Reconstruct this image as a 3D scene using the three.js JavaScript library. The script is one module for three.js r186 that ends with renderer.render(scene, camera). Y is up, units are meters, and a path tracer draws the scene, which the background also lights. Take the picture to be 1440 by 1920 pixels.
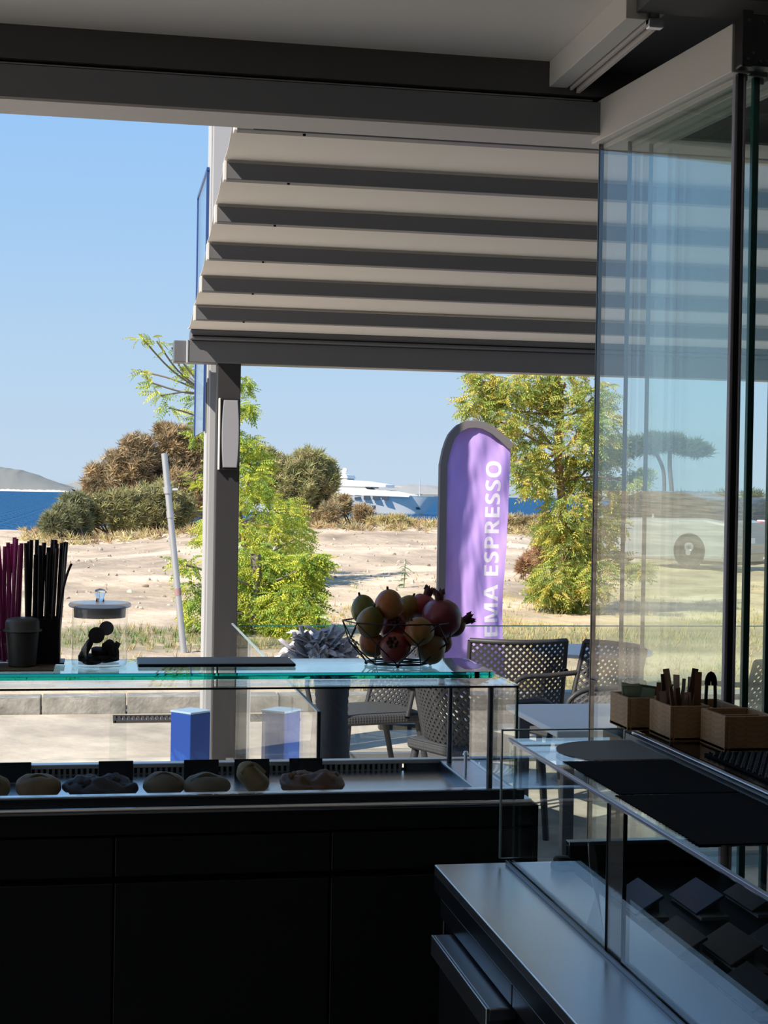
import * as THREE from 'three';
import { mergeGeometries, mergeVertices, toCreasedNormals } from 'three/addons/utils/BufferGeometryUtils.js';
import { RoundedBoxGeometry } from 'three/addons/geometries/RoundedBoxGeometry.js';
import { ImprovedNoise } from 'three/addons/math/ImprovedNoise.js';

// ------------------------------------------------------------------ camera, sky, sun, exposure
const scene = new THREE.Scene();
const F = 2880, EYE = new THREE.Vector3(0, 1.6, 0);
const camera = new THREE.PerspectiveCamera(2 * Math.atan(960 / F) * 180 / Math.PI, 0.75, 0.05, 20000);
camera.position.copy(EYE);
camera.rotation.order = 'YXZ';
camera.rotation.set(-Math.atan(32.5 / F), -Math.atan(530 / F), 0.0165);
camera.updateMatrixWorld(true);

const renderer = new THREE.WebGLRenderer({ antialias: true });
renderer.toneMapping = THREE.LinearToneMapping;
renderer.toneMappingExposure = 1.0;
renderer.shadowMap.enabled = true;

{ // clear summer sky: pale at the horizon, deeper blue upwards, the same all round
  const W = 64, H = 512, d = new Float32Array(W * H * 4);
  const stops = [[-90, .34, .31, .27], [-0.5, .40, .42, .44], [0, .56, .69, .83], [5, .47, .66, .87], [10, .37, .60, .90], [16, .29, .55, .94], [30, .19, .42, .82], [60, .12, .30, .66], [90, .09, .24, .56]];
  for (let j = 0; j < H; j++) {
    const e = (j + .5) / H * 180 - 90; let k = 0; while (k < stops.length - 2 && e > stops[k + 1][0]) k++;
    const a = stops[k], b = stops[k + 1], t = Math.min(1, Math.max(0, (e - a[0]) / (b[0] - a[0])));
    for (let i = 0; i < W; i++) for (let c = 0; c < 4; c++) d[(j * W + i) * 4 + c] = c === 3 ? 1 : a[c + 1] + (b[c + 1] - a[c + 1]) * t;
  }
  const t = new THREE.DataTexture(d, W, H, THREE.RGBAFormat, THREE.FloatType);
  t.mapping = THREE.EquirectangularReflectionMapping; t.magFilter = THREE.LinearFilter; t.wrapS = THREE.RepeatWrapping; t.needsUpdate = true;
  scene.background = t; scene.environment = t;
}
const sun = new THREE.DirectionalLight(new THREE.Color().setRGB(1, .92, .79), 7.6);
sun.position.set(-60, 64.8, 20.8); sun.target.position.set(0, 0, -20); scene.add(sun, sun.target);
sun.castShadow = true; sun.shadow.mapSize.set(4096, 4096);
Object.assign(sun.shadow.camera, { left: -60, right: 60, top: 60, bottom: -60, near: 1, far: 300 });

// ------------------------------------------------------------------ helpers
const ray = (px, py) => new THREE.Vector3(px - 720, 960 - py, -F).applyQuaternion(camera.quaternion);
const onZ = (px, py, z) => { const d = ray(px, py); return EYE.clone().addScaledVector(d, z / d.z); };
const onY = (px, py, y) => { const d = ray(px, py); return EYE.clone().addScaledVector(d, (y - EYE.y) / d.y); };
let seed = 7; const rnd = () => { seed = (seed + 0x6d2b79f5) | 0; let t = Math.imul(seed ^ (seed >>> 15), 1 | seed); t = (t + Math.imul(t ^ (t >>> 7), 61 | t)) ^ t; return ((t ^ (t >>> 14)) >>> 0) / 4294967296; };
const R = (a, b) => a + (b - a) * rnd();
const PN = new ImprovedNoise(), noise = (x, y, z = 0) => PN.noise(x, y, z);
const smooth = (a, b, x) => { const t = Math.min(1, Math.max(0, (x - a) / (b - a))); return t * t * (3 - 2 * t); };
const V = (x, y, z) => new THREE.Vector3(x, y, z);

const used = new Map();
const numbered = (n) => { const k = used.get(n) || 0; used.set(n, k + 1); return k ? n + '_' + String(k).padStart(3, '0') : n; };
function prep(g) { const h = g.index ? g.toNonIndexed() : g; for (const k of Object.keys(h.attributes)) if (!['position', 'normal', 'uv', 'color'].includes(k)) h.deleteAttribute(k); if (!h.attributes.normal) h.computeVertexNormals(); if (!h.attributes.uv) h.setAttribute('uv', new THREE.BufferAttribute(new Float32Array(h.attributes.position.count * 2), 2)); h.clearGroups(); return h; }
function merged(gs) { gs = [].concat(gs).map(prep); if (gs.length === 1) return gs[0]; const col = gs.some((g) => g.attributes.color); if (col) for (const g of gs) if (!g.attributes.color) g.setAttribute('color', new THREE.BufferAttribute(new Float32Array(g.attributes.position.count * 3).fill(1), 3)); return mergeGeometries(gs); }
const bases = new WeakMap();
function mesh(name, gs, m, parent) {
  let g = merged(gs); const b = parent && bases.get(parent); if (b) { g = g.clone(); g.translate(-b.x, -b.y, -b.z); }
  const o = new THREE.Mesh(g, m); o.castShadow = o.receiveShadow = true; o.name = parent ? name : numbered(name); if (b) bases.set(o, b);
  (parent || scene).add(o); return o;
}
// a child whose geometry is given around its own place
function put(name, g, m, parent, x = 0, y = 0, z = 0, rx = 0, ry = 0, rz = 0) { const o = new THREE.Mesh(g, m); o.castShadow = o.receiveShadow = true; o.name = name; o.position.set(x, y, z); o.rotation.set(rx, ry, rz); const b = bases.get(parent); if (b) o.position.sub(b); parent.add(o); return o; }
function thing(name, label, category, base, group, world = true) { const o = new THREE.Group(); o.name = numbered(name); o.position.copy(base); if (world) bases.set(o, o.position.clone()); o.userData = { label, category }; if (group) o.userData.group = group; scene.add(o); return o; }
function tag(o, label, category, group, kind) { Object.assign(o.userData, { label, category }); if (group) o.userData.group = group; if (kind) o.userData.kind = kind; return o; }
function struct(name, gs, m, label, category) { const o = mesh(name, gs, m); o.userData.kind = 'structure'; if (label) Object.assign(o.userData, { label, category }); return o; }
function copy(root, label) { const c = root.clone(); c.name = numbered(root.name.replace(/_\d{3}$/, '')); c.userData = { ...root.userData }; if (label) c.userData.label = label; scene.add(c); return c; }
const T = (g, x = 0, y = 0, z = 0, rx = 0, ry = 0, rz = 0) => { if (rx) g.rotateX(rx); if (ry) g.rotateY(ry); if (rz) g.rotateZ(rz); g.translate(x, y, z); return g; };
function uvBox(g) { // uv in metres from position and normal
  g = g.index ? g.toNonIndexed() : g; const p = g.attributes.position, n = g.attributes.normal, uv = new Float32Array(p.count * 2);
  for (let i = 0; i < p.count; i++) { const ax = Math.abs(n.getX(i)), ay = Math.abs(n.getY(i)), az = Math.abs(n.getZ(i)); if (ay >= ax && ay >= az) { uv[2 * i] = p.getX(i); uv[2 * i + 1] = p.getZ(i); } else if (ax >= az) { uv[2 * i] = p.getZ(i); uv[2 * i + 1] = p.getY(i); } else { uv[2 * i] = p.getX(i); uv[2 * i + 1] = p.getY(i); } }
  g.setAttribute('uv', new THREE.BufferAttribute(uv, 2)); return g;
}
const bb = (x0, x1, y0, y1, z0, z1) => uvBox(new THREE.BoxGeometry(Math.abs(x1 - x0), Math.abs(y1 - y0), Math.abs(z1 - z0)).translate((x0 + x1) / 2, (y0 + y1) / 2, (z0 + z1) / 2));
const rb = (x0, x1, y0, y1, z0, z1, r = .004, s = 2) => uvBox(new RoundedBoxGeometry(Math.abs(x1 - x0), Math.abs(y1 - y0), Math.abs(z1 - z0), s, Math.min(r, Math.abs(x1 - x0) * .49, Math.abs(y1 - y0) * .49, Math.abs(z1 - z0) * .49)).translate((x0 + x1) / 2, (y0 + y1) / 2, (z0 + z1) / 2));
const cyl = (r0, r1, h, s = 20, open = false) => new THREE.CylinderGeometry(r1, r0, h, s, 1, open).translate(0, h / 2, 0);
function tube(pts, r, seg = 12, rs = 8) { const c = new THREE.CatmullRomCurve3(pts.map((p) => p.isVector3 ? p : V(...p))); return new THREE.TubeGeometry(c, seg, r, rs, false); }
function bar(a, b, r0, r1 = r0, s = 8) { const d = b.clone().sub(a), g = new THREE.CylinderGeometry(r1, r0, d.length(), s); g.translate(0, d.length() / 2, 0); g.applyQuaternion(new THREE.Quaternion().setFromUnitVectors(V(0, 1, 0), d.normalize())); return g.translate(a.x, a.y, a.z); }
const lathe = (pts, s = 32) => new THREE.LatheGeometry(pts.map((p) => new THREE.Vector2(...p)), s);
function grid(nu, nv, f) { const pos = [], uv = [], idx = []; for (let j = 0; j <= nv; j++) for (let i = 0; i <= nu; i++) { const p = f(i / nu, j / nv); pos.push(p.x, p.y, p.z); uv.push(i / nu, j / nv); } for (let j = 0; j < nv; j++) for (let i = 0; i < nu; i++) { const a = j * (nu + 1) + i, b = a + 1, c = a + nu + 1, d = c + 1; idx.push(a, b, d, a, d, c); } const g = new THREE.BufferGeometry(); g.setAttribute('position', new THREE.Float32BufferAttribute(pos, 3)); g.setAttribute('uv', new THREE.Float32BufferAttribute(uv, 2)); g.setIndex(idx); g.computeVertexNormals(); return g; }
// a sheet with thickness: front grid, back grid and rim
function sheet(nu, nv, f, th) {
  const g = grid(nu, nv, f), n = g.attributes.normal, p = g.attributes.position, N = p.count, pos = [], uv = [], idx = [...g.index.array];
  for (const s of [0, -1]) for (let i = 0; i < N; i++) { pos.push(p.getX(i) + s * th * n.getX(i), p.getY(i) + s * th * n.getY(i), p.getZ(i) + s * th * n.getZ(i)); uv.push(g.attributes.uv.getX(i), g.attributes.uv.getY(i)); }
  for (let k = 0; k < g.index.count; k += 3) idx.push(g.index.array[k] + N, g.index.array[k + 2] + N, g.index.array[k + 1] + N);
  const edge = []; for (let i = 0; i < nu; i++) edge.push([i + 1, i], [nv * (nu + 1) + i, nv * (nu + 1) + i + 1]); for (let j = 0; j < nv; j++) edge.push([j * (nu + 1), (j + 1) * (nu + 1)], [(j + 1) * (nu + 1) + nu, j * (nu + 1) + nu]);
  for (const [a, b] of edge) idx.push(a, b, b + N, a, b + N, a + N);
  const h = new THREE.BufferGeometry(); h.setAttribute('position', new THREE.Float32BufferAttribute(pos, 3)); h.setAttribute('uv', new THREE.Float32BufferAttribute(uv, 2)); h.setIndex(idx); return toCreasedNormals(h, .9);
}
function strip(pts, nrm, w, th) { // flat bar swept along points, wide side square to nrm(i)
  const pos = [], idx = []; const n = pts.length;
  for (let i = 0; i < n; i++) { const t = pts[Math.min(n - 1, i + 1)].clone().sub(pts[Math.max(0, i - 1)]).normalize(), N = nrm[i], s = t.clone().cross(N).normalize(); for (const [a, b] of [[1, 1], [-1, 1], [-1, -1], [1, -1]]) { const q = pts[i].clone().addScaledVector(s, a * w / 2).addScaledVector(N, b * th / 2); pos.push(q.x, q.y, q.z); } }
  for (let i = 0; i < n - 1; i++) for (let k = 0; k < 4; k++) { const a = i * 4 + k, b = i * 4 + (k + 1) % 4; idx.push(a, b, b + 4, a, b + 4, a + 4); }
  const g = new THREE.BufferGeometry(); g.setAttribute('position', new THREE.Float32BufferAttribute(pos, 3)); g.setIndex(idx); const h = g.toNonIndexed(); h.computeVertexNormals(); return h;
}
function wobble(g, amp, freq, sd = 0) { g = mergeVertices(g.index ? (g.deleteAttribute('uv'), g.deleteAttribute('normal'), g) : (g.deleteAttribute('uv'), g.deleteAttribute('normal'), g), 1e-5); const p = g.attributes.position; g.computeVertexNormals(); const n = g.attributes.normal; for (let i = 0; i < p.count; i++) { const x = p.getX(i), y = p.getY(i), z = p.getZ(i), d = amp * (noise(x * freq + sd, y * freq, z * freq) + .5 * noise(x * freq * 2.3 + sd, y * freq * 2.3 + 9, z * freq * 2.3)); p.setXYZ(i, x + n.getX(i) * d, y + n.getY(i) * d, z + n.getZ(i) * d); } g.computeVertexNormals(); return g; }

// ---- textures
function fbm(u, v, oct, per, sd) { let s = 0, a = .5, f = per; for (let o = 0; o < oct; o++) { // tileable value noise
  const x = u * f, y = v * f, xi = Math.floor(x), yi = Math.floor(y), fx = x - xi, fy = y - yi, h = (i, j) => { i = ((i % f) + f) % f; j = ((j % f) + f) % f; let n = Math.imul(i + 1, 374761393) + Math.imul(j + 7, 668265263) + Math.imul(sd + o * 13, 1442695041); n = Math.imul(n ^ (n >>> 13), 1274126177); return ((n ^ (n >>> 16)) >>> 0) / 4294967296; }, sx = fx * fx * (3 - 2 * fx), sy = fy * fy * (3 - 2 * fy);
  s += a * ((h(xi, yi) * (1 - sx) + h(xi + 1, yi) * sx) * (1 - sy) + (h(xi, yi + 1) * (1 - sx) + h(xi + 1, yi + 1) * sx) * sy); a *= .5; f *= 2; } return s; }
function tex(W, H, f, srgb = true) { const d = new Uint8Array(W * H * 4); for (let j = 0; j < H; j++) for (let i = 0; i < W; i++) { const c = f(i / W, j / H); for (let k = 0; k < 3; k++) d[(j * W + i) * 4 + k] = Math.max(0, Math.min(255, (Array.isArray(c) ? c[k] : c) * 255)); d[(j * W + i) * 4 + 3] = 255; } const t = new THREE.DataTexture(d, W, H); t.wrapS = t.wrapT = THREE.RepeatWrapping; t.magFilter = THREE.LinearFilter; if (srgb) t.colorSpace = THREE.SRGBColorSpace; t.needsUpdate = true; return t; }
const rep = (t, x, y = x) => { const c = t.clone(); c.repeat.set(x, y); c.needsUpdate = true; return c; };
const grainT = tex(512, 512, (u, v) => .88 + .42 * (fbm(u, v, 6, 8, 3) - .5), true);
const sandT = tex(512, 512, (u, v) => { const k = .93 + .55 * (fbm(u, v, 7, 6, 77) - .5); return [k, k * .985, k * .965]; });
const grainB = tex(512, 512, (u, v) => fbm(u, v, 6, 10, 5), false);
const roughB = tex(256, 256, (u, v) => fbm(u, v, 4, 24, 11), false);
const brushB = tex(256, 256, (u, v) => .35 + .5 * fbm(u * .06 % 1, v, 4, 64, 21), false);
const waveB = tex(512, 512, (u, v) => fbm(u, (v * 1) % 1, 5, 12, 31), false);
const woodT = tex(512, 512, (u, v) => { const g = fbm(u, v * .1 % 1, 5, 16, 41), s = .5 + .5 * Math.sin((v * 26 + 3 * g) * 6.28); const k = .74 + .24 * g + .07 * s; return [k, k * .93, k * .84]; });
const clothB = tex(128, 128, (u, v) => .5 + .25 * Math.sin(u * 201) + .25 * Math.sin(v * 201), false);

// ---- materials
const std = (c, rough = .6, o = {}) => new THREE.MeshStandardMaterial({ color: Array.isArray(c) ? new THREE.Color().setRGB(...c) : c, roughness: rough, ...o });
const phy = (c, rough = .6, o = {}) => new THREE.MeshPhysicalMaterial({ color: Array.isArray(c) ? new THREE.Color().setRGB(...c) : c, roughness: rough, ...o });
const pane = (c = [.965, .99, .98]) => phy(c, 0, { transmission: 1, thickness: 0, ior: 1.5 });
const M = {
  glass: pane(), clear: pane([.97, .985, .98]), glassGreen: pane([.945, .98, .965]),
  slab: phy([1, 1, 1], 0, { transmission: 1, thickness: .01, ior: 1.5, attenuationColor: new THREE.Color().setRGB(.06, .58, .52), attenuationDistance: .17 }),
  edge: phy([.01, .10, .08], .15), edgeDark: std([.012, .014, .02], .35), edgePale: std([.32, .31, .36], .4),
  steel: std([.84, .86, .89], .27, { metalness: 1, bumpMap: rep(brushB, 2, 2), bumpScale: .0004 }),
  steelDark: std([.09, .095, .11], .3, { metalness: .9 }),
  steelBright: std([.85, .86, .88], .12, { metalness: 1 }),
  steelSatin: std([.62, .63, .65], .3, { metalness: 1 }),
  black: std([.012, .012, .014], .42), blackMatte: phy([.006, .006, .008], .9, { specularIntensity: .15 }), blackGloss: phy([.01, .01, .012], .12),
  cabinet: std([.017, .017, .018], .38, { metalness: .25, bumpMap: rep(brushB, 1, 1), bumpScale: .0002 }),
  ceiling: std([.85, .80, .74], .9, { bumpMap: rep(roughB, .7), bumpScale: .001 }),
  wallDark: std([.09, .09, .092], .8), wallRoom: std([.08, .078, .075], .85), floor: std([.20, .19, .175], .6),
  header: std([.19, .195, .215], .5), headerUnder: std([.62, .575, .55], .55), whiteAlu: std([.66, .64, .60], .45), greyAlu: std([.125, .127, .138], .42), greyAluLight: std([.40, .41, .43], .4),
  post: phy([.032, .031, .033], .5, { specularIntensity: .5 }), column: std([.33, .33, .345], .5), columnTrim: std([.46, .455, .45], .5), lampFace: phy([.27, .27, .30], .3),
  fabric: phy([.76, .71, .64], .95, { transmission: .22, thickness: 0, bumpMap: rep(clothB, 40, 8), bumpScale: .0006 }),
  road: std([.66, .55, .44], .95, { map: rep(grainT, .35), bumpMap: rep(grainB, 1.2), bumpScale: .008 }),
  deck: std([.70, .62, .52], .85, { map: rep(grainT, .6), bumpMap: rep(grainB, 2), bumpScale: .003 }),
  kerb: std([.42, .39, .35], .9, { map: rep(grainT, 1.4), bumpMap: rep(grainB, 3), bumpScale: .006 }),
  iron: std([.06, .05, .045], .7, { metalness: .4 }),
  bark: std([.16, .10, .07], .9), barkGrey: std([.20, .17, .14], .9), galv: std([.50, .51, .53], .45, { metalness: .6 }),
  wood: std([.58, .41, .26], .6, { map: rep(woodT, 4, 4) }), woodDark: std([.20, .11, .06], .6, { map: rep(woodT, 4, 4) }),
  white: std([.78, .78, .76], .5), paper: std([.72, .71, .66], .8), tableTop: std([.72, .73, .75], .4),
  rattan: std([.035, .034, .038], .55), rattanSeat: std([.05, .05, .055], .75, { bumpMap: rep(clothB, 2, 2), bumpScale: .004 }),
  card: std([.012, .012, .013], .75),
};
const leafMat = (o = {}) => phy([1, 1, 1], .75, { transmission: .32, thickness: 0, side: THREE.DoubleSide, ...o });
const LEAF = leafMat(), DRY = phy([1, 1, 1], .9, { transmission: .15, thickness: 0, side: THREE.DoubleSide });
function scatter(name, geo, mat, list, parent) { // list of {p,q,s,c}
  const im = new THREE.InstancedMesh(geo, mat, list.length), m = new THREE.Matrix4(); const b = parent && bases.get(parent);
  list.forEach((e, i) => { const s = e.s.isVector3 ? e.s : V(e.s, e.s, e.s); m.compose(b ? e.p.clone().sub(b) : e.p, e.q, s); im.setMatrixAt(i, m); if (e.c) im.setColorAt(i, e.c); });
  im.name = parent ? name : numbered(name); im.castShadow = im.receiveShadow = true; im.userData.kind = 'stuff'; (parent || scene).add(im); return im;
}
const rq = (tilt = Math.PI) => new THREE.Quaternion().setFromEuler(new THREE.Euler(R(-tilt, tilt), R(0, 6.283), R(-tilt, tilt)));
const C = (r, g, b) => new THREE.Color().setRGB(r, g, b);

// ------------------------------------------------------------------ outdoor setting
const SEA = -2.5;
function ground(x, z) { // dune rising gently from the road to a crest, then falling to the sea; a headland on the right
  const d = -z; if (d < 11.4) return 0;
  const r = x / d, crest = 46 + 3 * noise(x * .09, 3.3) + 70 * Math.max(smooth(.335, .42, r), (1 - smooth(-.16, -.085, r)));
  const top = .30 + .38 * smooth(-.02, .16, r) + .9 * smooth(.35, .45, r) * smooth(50, 100, d) - .66 * smooth(.27, .34, r) * (1 - smooth(50, 75, d)) + 1.7 * (1 - smooth(-.32, -.18, r)) * smooth(35, 90, d);
  let y = top * smooth(14, 44, d) + .12 * noise(x * .28, z * .28, 1.7) * smooth(14, 24, d) + .05 * noise(x * .9, z * .9, 4.1) * smooth(14, 20, d) + .03 * noise(x * 2.3, z * 2.3, 8.1) * smooth(16, 24, d);
  y += .10 * smooth(11.3, 11.7, d);
  return y - (y - SEA + .6) * smooth(crest, crest + 9, d);
}
{
  const zs = []; for (let z = -11.38; z > -155; z -= .16 + Math.max(0, (-z - 14)) * .018) zs.push(z);
  const nx = 260, pos = [], uv = [], col = [], idx = [];
  zs.forEach((z) => { for (let i = 0; i <= nx; i++) { const t = i / nx, half = 16 + -z * .75, x = -half + t * 2 * half + 2, y = ground(x, z), d = -z; pos.push(x, y, z); uv.push(x, z);
    const n = noise(x * .35, z * .35, 2), n2 = noise(x * 1.4, z * 1.4, 5); // sand, dry grass and a strip of green turf where they grow
    const dry = smooth(-.15, .35, n + .4 * n2) * (1 - smooth(20, 24, d)) * smooth(.12, .26, x / d) + .75 * smooth(.28, .36, x / d) * (1 - smooth(30, 60, d));
    const turf = smooth(-.05, .3, n2 * .6 + n + .25) * smooth(14.2, 15, d) * (1 - smooth(16, 17.5, d)) * (x / d < .16 ? 1 : .5);
    const scrub = smooth(.1, .5, noise(x * .5, z * .5, 11) + .5 * n2) * smooth(26, 34, d);
    let c = [.66, .53, .40]; const mix = (e, k) => { k = Math.min(1, Math.max(0, k)); c = c.map((v, q) => v + (e[q] - v) * k); };
    mix([.52, .42, .20], dry); mix([.22, .24, .09], turf * .75); mix([.40, .29, .19], scrub * .55); const sp = noise(x * 1.1, z * .45, 21) + .6 * noise(x * 3.1, z * 1.6, 23); mix([.36, .29, .22], .75 * smooth(.28, .62, sp) * smooth(18, 22, d)); mix([.80, .67, .52], .5 * smooth(.1, .5, -sp) * smooth(16, 20, d)); col.push(...c); } });
  for (let j = 0; j < zs.length - 1; j++) for (let i = 0; i < nx; i++) { const a = j * (nx + 1) + i; idx.push(a, a + 1, a + nx + 2, a, a + nx + 2, a + nx + 1); }
  const g = new THREE.BufferGeometry(); g.setAttribute('position', new THREE.Float32BufferAttribute(pos, 3)); g.setAttribute('uv', new THREE.Float32BufferAttribute(uv, 2)); g.setAttribute('color', new THREE.Float32BufferAttribute(col, 3)); g.setIndex(idx); g.computeVertexNormals();
  struct('sand_ground', g, std([1.0, 1.0, 1.0], .95, { vertexColors: true, map: rep(sandT, .16), bumpMap: rep(grainB, .7), bumpScale: .03 }), 'pale sandy dune ground with dry grass between kerb and sea', 'ground');
  struct('road', bb(-30, 40, -.3, -.004, -11.16, -9.3), M.road, 'pale sunlit road surface along the kerb', 'road');
  struct('terrace_floor', bb(-30, 40, -.3, 0, -9.3, -3.62), M.deck, 'grey terrace paving under the pergola', 'floor');
  struct('side_terrace', bb(-30, -3.2, -.3, 0, -3.62, 14), M.deck, 'grey paving along the open side of the cafe', 'floor');
  struct('sea', grid(2, 2, (u, v) => V(-4000 + 8000 * u, SEA, -40 - 9000 * v)), phy([.018, .115, .27], .55, { specularIntensity: .25, bumpMap: rep(waveB, 900, 900), bumpScale: 2.4 }), 'deep blue rippled sea behind the dunes', 'sea');
  const k = struct('kerb', bb(-30, 40, -.3, -.02, -11.40, -11.16), M.kerb, 'concrete kerb stones along the far side of the road', 'kerb');
  const ks = [0, 1, 2].map((q) => uvBox(new RoundedBoxGeometry(.592, .17, .2, 2, .010).translate(q * .37, q * .21, 0))); ks.forEach((g, q) => g.translate(-q * .37, -q * .21, 0));
  for (let i = -12; i < 22; i++) put('kerb_stone', ks[(i + 60) % 3], M.kerb, k, .50 + i * .6 + R(-.004, .004), .035 + R(-.004, .004), -11.27 + R(-.006, .006), 0, R(-.008, .008), 0);
}
{ // drain grating in the road
  const t = thing('drain_grate', 'dark slotted drain grating set in the road by the kerb', 'drain', V(.32, 0, -10.86));
  mesh('frame', [bb(.11, .53, -.004, .012, -11.0, -10.97), bb(.11, .53, -.004, .012, -10.75, -10.72), bb(.10, .12, -.004, .012, -11, -10.72), bb(.52, .54, -.004, .012, -11, -10.72)], M.iron, t);
  for (let i = 0; i < 12; i++) mesh('slat', bb(.135 + i * .033, .153 + i * .033, -.004, .010, -10.97, -10.75), M.iron, t);
}
// islands on the horizon
function island(name, label, pts, dist, col, depth) {
  const P = pts.map(([x, y]) => { const p = onZ(x, y, -dist); return [p.x, p.y]; }), nu = 140, nv = 10;
  const ridge = (t) => { const f = t * (P.length - 1), i = Math.min(P.length - 2, Math.floor(f)), k = f - i; return [P[i][0] + (P[i + 1][0] - P[i][0]) * k, P[i][1] + (P[i + 1][1] - P[i][1]) * k]; };
  const g = grid(nu, nv * 2, (u, v) => { const [x, y] = ridge(u), s = Math.sin(v * Math.PI), h = (y - SEA) * Math.pow(s, .8); return V(x + dist * .004 * noise(u * 9, v * 5), SEA - 1 + h * (1 + .05 * noise(u * 14, v * 5, 3)), -dist + depth * (.5 - v) * 1); });
  return tag(mesh(name, g, std(col, .95)), label, 'island');
}
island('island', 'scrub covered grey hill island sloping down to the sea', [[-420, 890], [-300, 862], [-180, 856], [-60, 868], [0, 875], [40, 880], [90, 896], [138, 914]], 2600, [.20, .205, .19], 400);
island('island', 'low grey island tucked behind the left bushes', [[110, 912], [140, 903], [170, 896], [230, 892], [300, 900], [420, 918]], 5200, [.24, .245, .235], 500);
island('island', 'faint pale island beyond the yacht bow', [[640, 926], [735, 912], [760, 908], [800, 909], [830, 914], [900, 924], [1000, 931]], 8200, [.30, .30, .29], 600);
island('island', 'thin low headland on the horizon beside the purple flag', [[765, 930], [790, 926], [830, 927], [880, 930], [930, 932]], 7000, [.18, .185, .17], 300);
{ // pale rocky shore at the foot of the near island
  const isl = scene.children.find((o) => o.name === 'island'); const P = (u) => onZ(-200 + u * 338, 915, -2400);
  put('shore_rocks', grid(160, 4, (u, v) => { const p = P(u), s = Math.sin(v * Math.PI); return V(p.x, SEA - .5 + s * (2.6 + 1.6 * noise(u * 40, 2)) * (1 - smooth(.93, 1, u)) + s * .8, p.z + 14 * (.5 - v)); }), std([.62, .56, .48], .9), isl);
}

// ------------------------------------------------------------------ yacht
{
  const o = onY(785, 966, SEA), s = Math.abs(o.z) / F * 1.02, base = V(o.x, SEA, o.z);
  const t = thing('yacht', 'large white motor yacht with tiered decks anchored offshore', 'yacht', base, null, false); t.rotation.y = -.42;
  const X = (px) => (px - 785) * s * 1.09, Y = (py) => (966 - py) * s;
  const ext = (pts, w, z = 0, bev = .3) => new THREE.ExtrudeGeometry(new THREE.Shape(pts.map(([a, b]) => new THREE.Vector2(X(a), Y(b)))), { depth: w, bevelEnabled: true, bevelSize: bev * .5, bevelThickness: bev, bevelSegments: 2 }).translate(0, 0, z - w / 2);
  const white = std([.80, .80, .78], .45), glassD = phy([.05, .06, .08], .2), cream = std([.66, .62, .54], .6);
  // hull: sections narrowing to the bow
  const hull = grid(40, 14, (u, v) => { const px = 470 + u * 352, rake = Math.max(0, (px - 760) / 62), k = v * 2 - 1, side = Math.sign(k), a = Math.abs(k), top = 930 + 3 * (1 - u) * 2, w = 4.6 * Math.sqrt(Math.max(0, 1 - Math.pow(Math.max(0, (u - .45) / .55), 2.2))), y = -1 + (Y(top) + 1) * a; const xs = X(470 + u * (785 - 470 + 37 * Math.pow(a, 1.1))); return V(xs, y, side * w * (.55 + .45 * a)); });
  const deckG = grid(40, 2, (u, v) => { const w = 4.6 * Math.sqrt(Math.max(0, 1 - Math.pow(Math.max(0, (u - .45) / .55), 2.2))); return V(X(470 + u * 352), Y(930 + 3 * (1 - u) * 2) - .05, (v * 2 - 1) * w); });
  hull.deleteAttribute('uv'); const hm = new THREE.MeshStandardMaterial({ color: white.color, roughness: .4, side: THREE.DoubleSide });
  mesh('hull', [hull, deckG], hm, t);
  mesh('bulwark', ext([[600, 938], [775, 930], [760, 928], [640, 926], [600, 927]], 7.2), white, t);
  mesh('lower_deck_roof', ext([[470, 925], [775, 932], [776, 930], [735, 922], [640, 918], [470, 918]], 8), white, t);
  mesh('middle_deck', ext([[480, 920], [700, 920], [690, 908], [480, 905]], 6.4), cream, t);
  mesh('middle_deck_roof', ext([[475, 909], [733, 914], [733, 911], [690, 905], [640, 902], [475, 902]], 7.2), white, t);
  mesh('upper_deck', ext([[490, 904], [665, 904], [655, 893], [490, 890]], 5.6), cream, t);
  mesh('upper_deck_roof', ext([[485, 894], [664, 898], [662, 894], [630, 889], [485, 887]], 6.2), white, t);
  mesh('bridge_house', ext([[540, 888], [636, 890], [628, 884], [540, 880]], 4), white, t);
  const win = (x0, x1, y0, y1, z) => mesh('window', ext([[x0, y1], [x1, y1], [x1, y0], [x0, y0]], .2, z, .02), glassD, t);
  for (let i = 0; i < 11; i++) win(570 + i * 14, 580 + i * 14, 911, 917, 3.35);
  for (let i = 0; i < 7; i++) win(560 + i * 14, 570 + i * 14, 896, 901, 2.95);
  for (let i = 0; i < 9; i++) win(600 + i * 16, 611 + i * 16, 932, 938, 4.25);
  for (const x of [655, 668, 700, 712]) win(x, x + 6, 949, 957, 4.5);
  put('radar_dome', new THREE.SphereGeometry(.65, 16, 12), white, t, X(652), Y(885), 0); put('radar_pedestal', cyl(.35, .3, 1.2), white, t, X(652), Y(893), 0);
  mesh('mast', [ext([[603, 884], [622, 884], [612, 862], [604, 846], [602, 862]], 1), bb(X(600), X(620), Y(868), Y(866), -1.6, 1.6)], white, t);
  put('foremast', cyl(.12, .06, Y(893) - Y(931)), std([.4, .42, .45], .5), t, X(786), Y(932), 0);
  put('anchor_pocket', bb(-.5, .5, -.25, .25, -.1, .1), glassD, t, X(787), Y(953), 1.55, 0, .9, 0);
  t.traverse((q) => { if (q.isMesh) q.castShadow = q.receiveShadow = true; });
}

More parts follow.
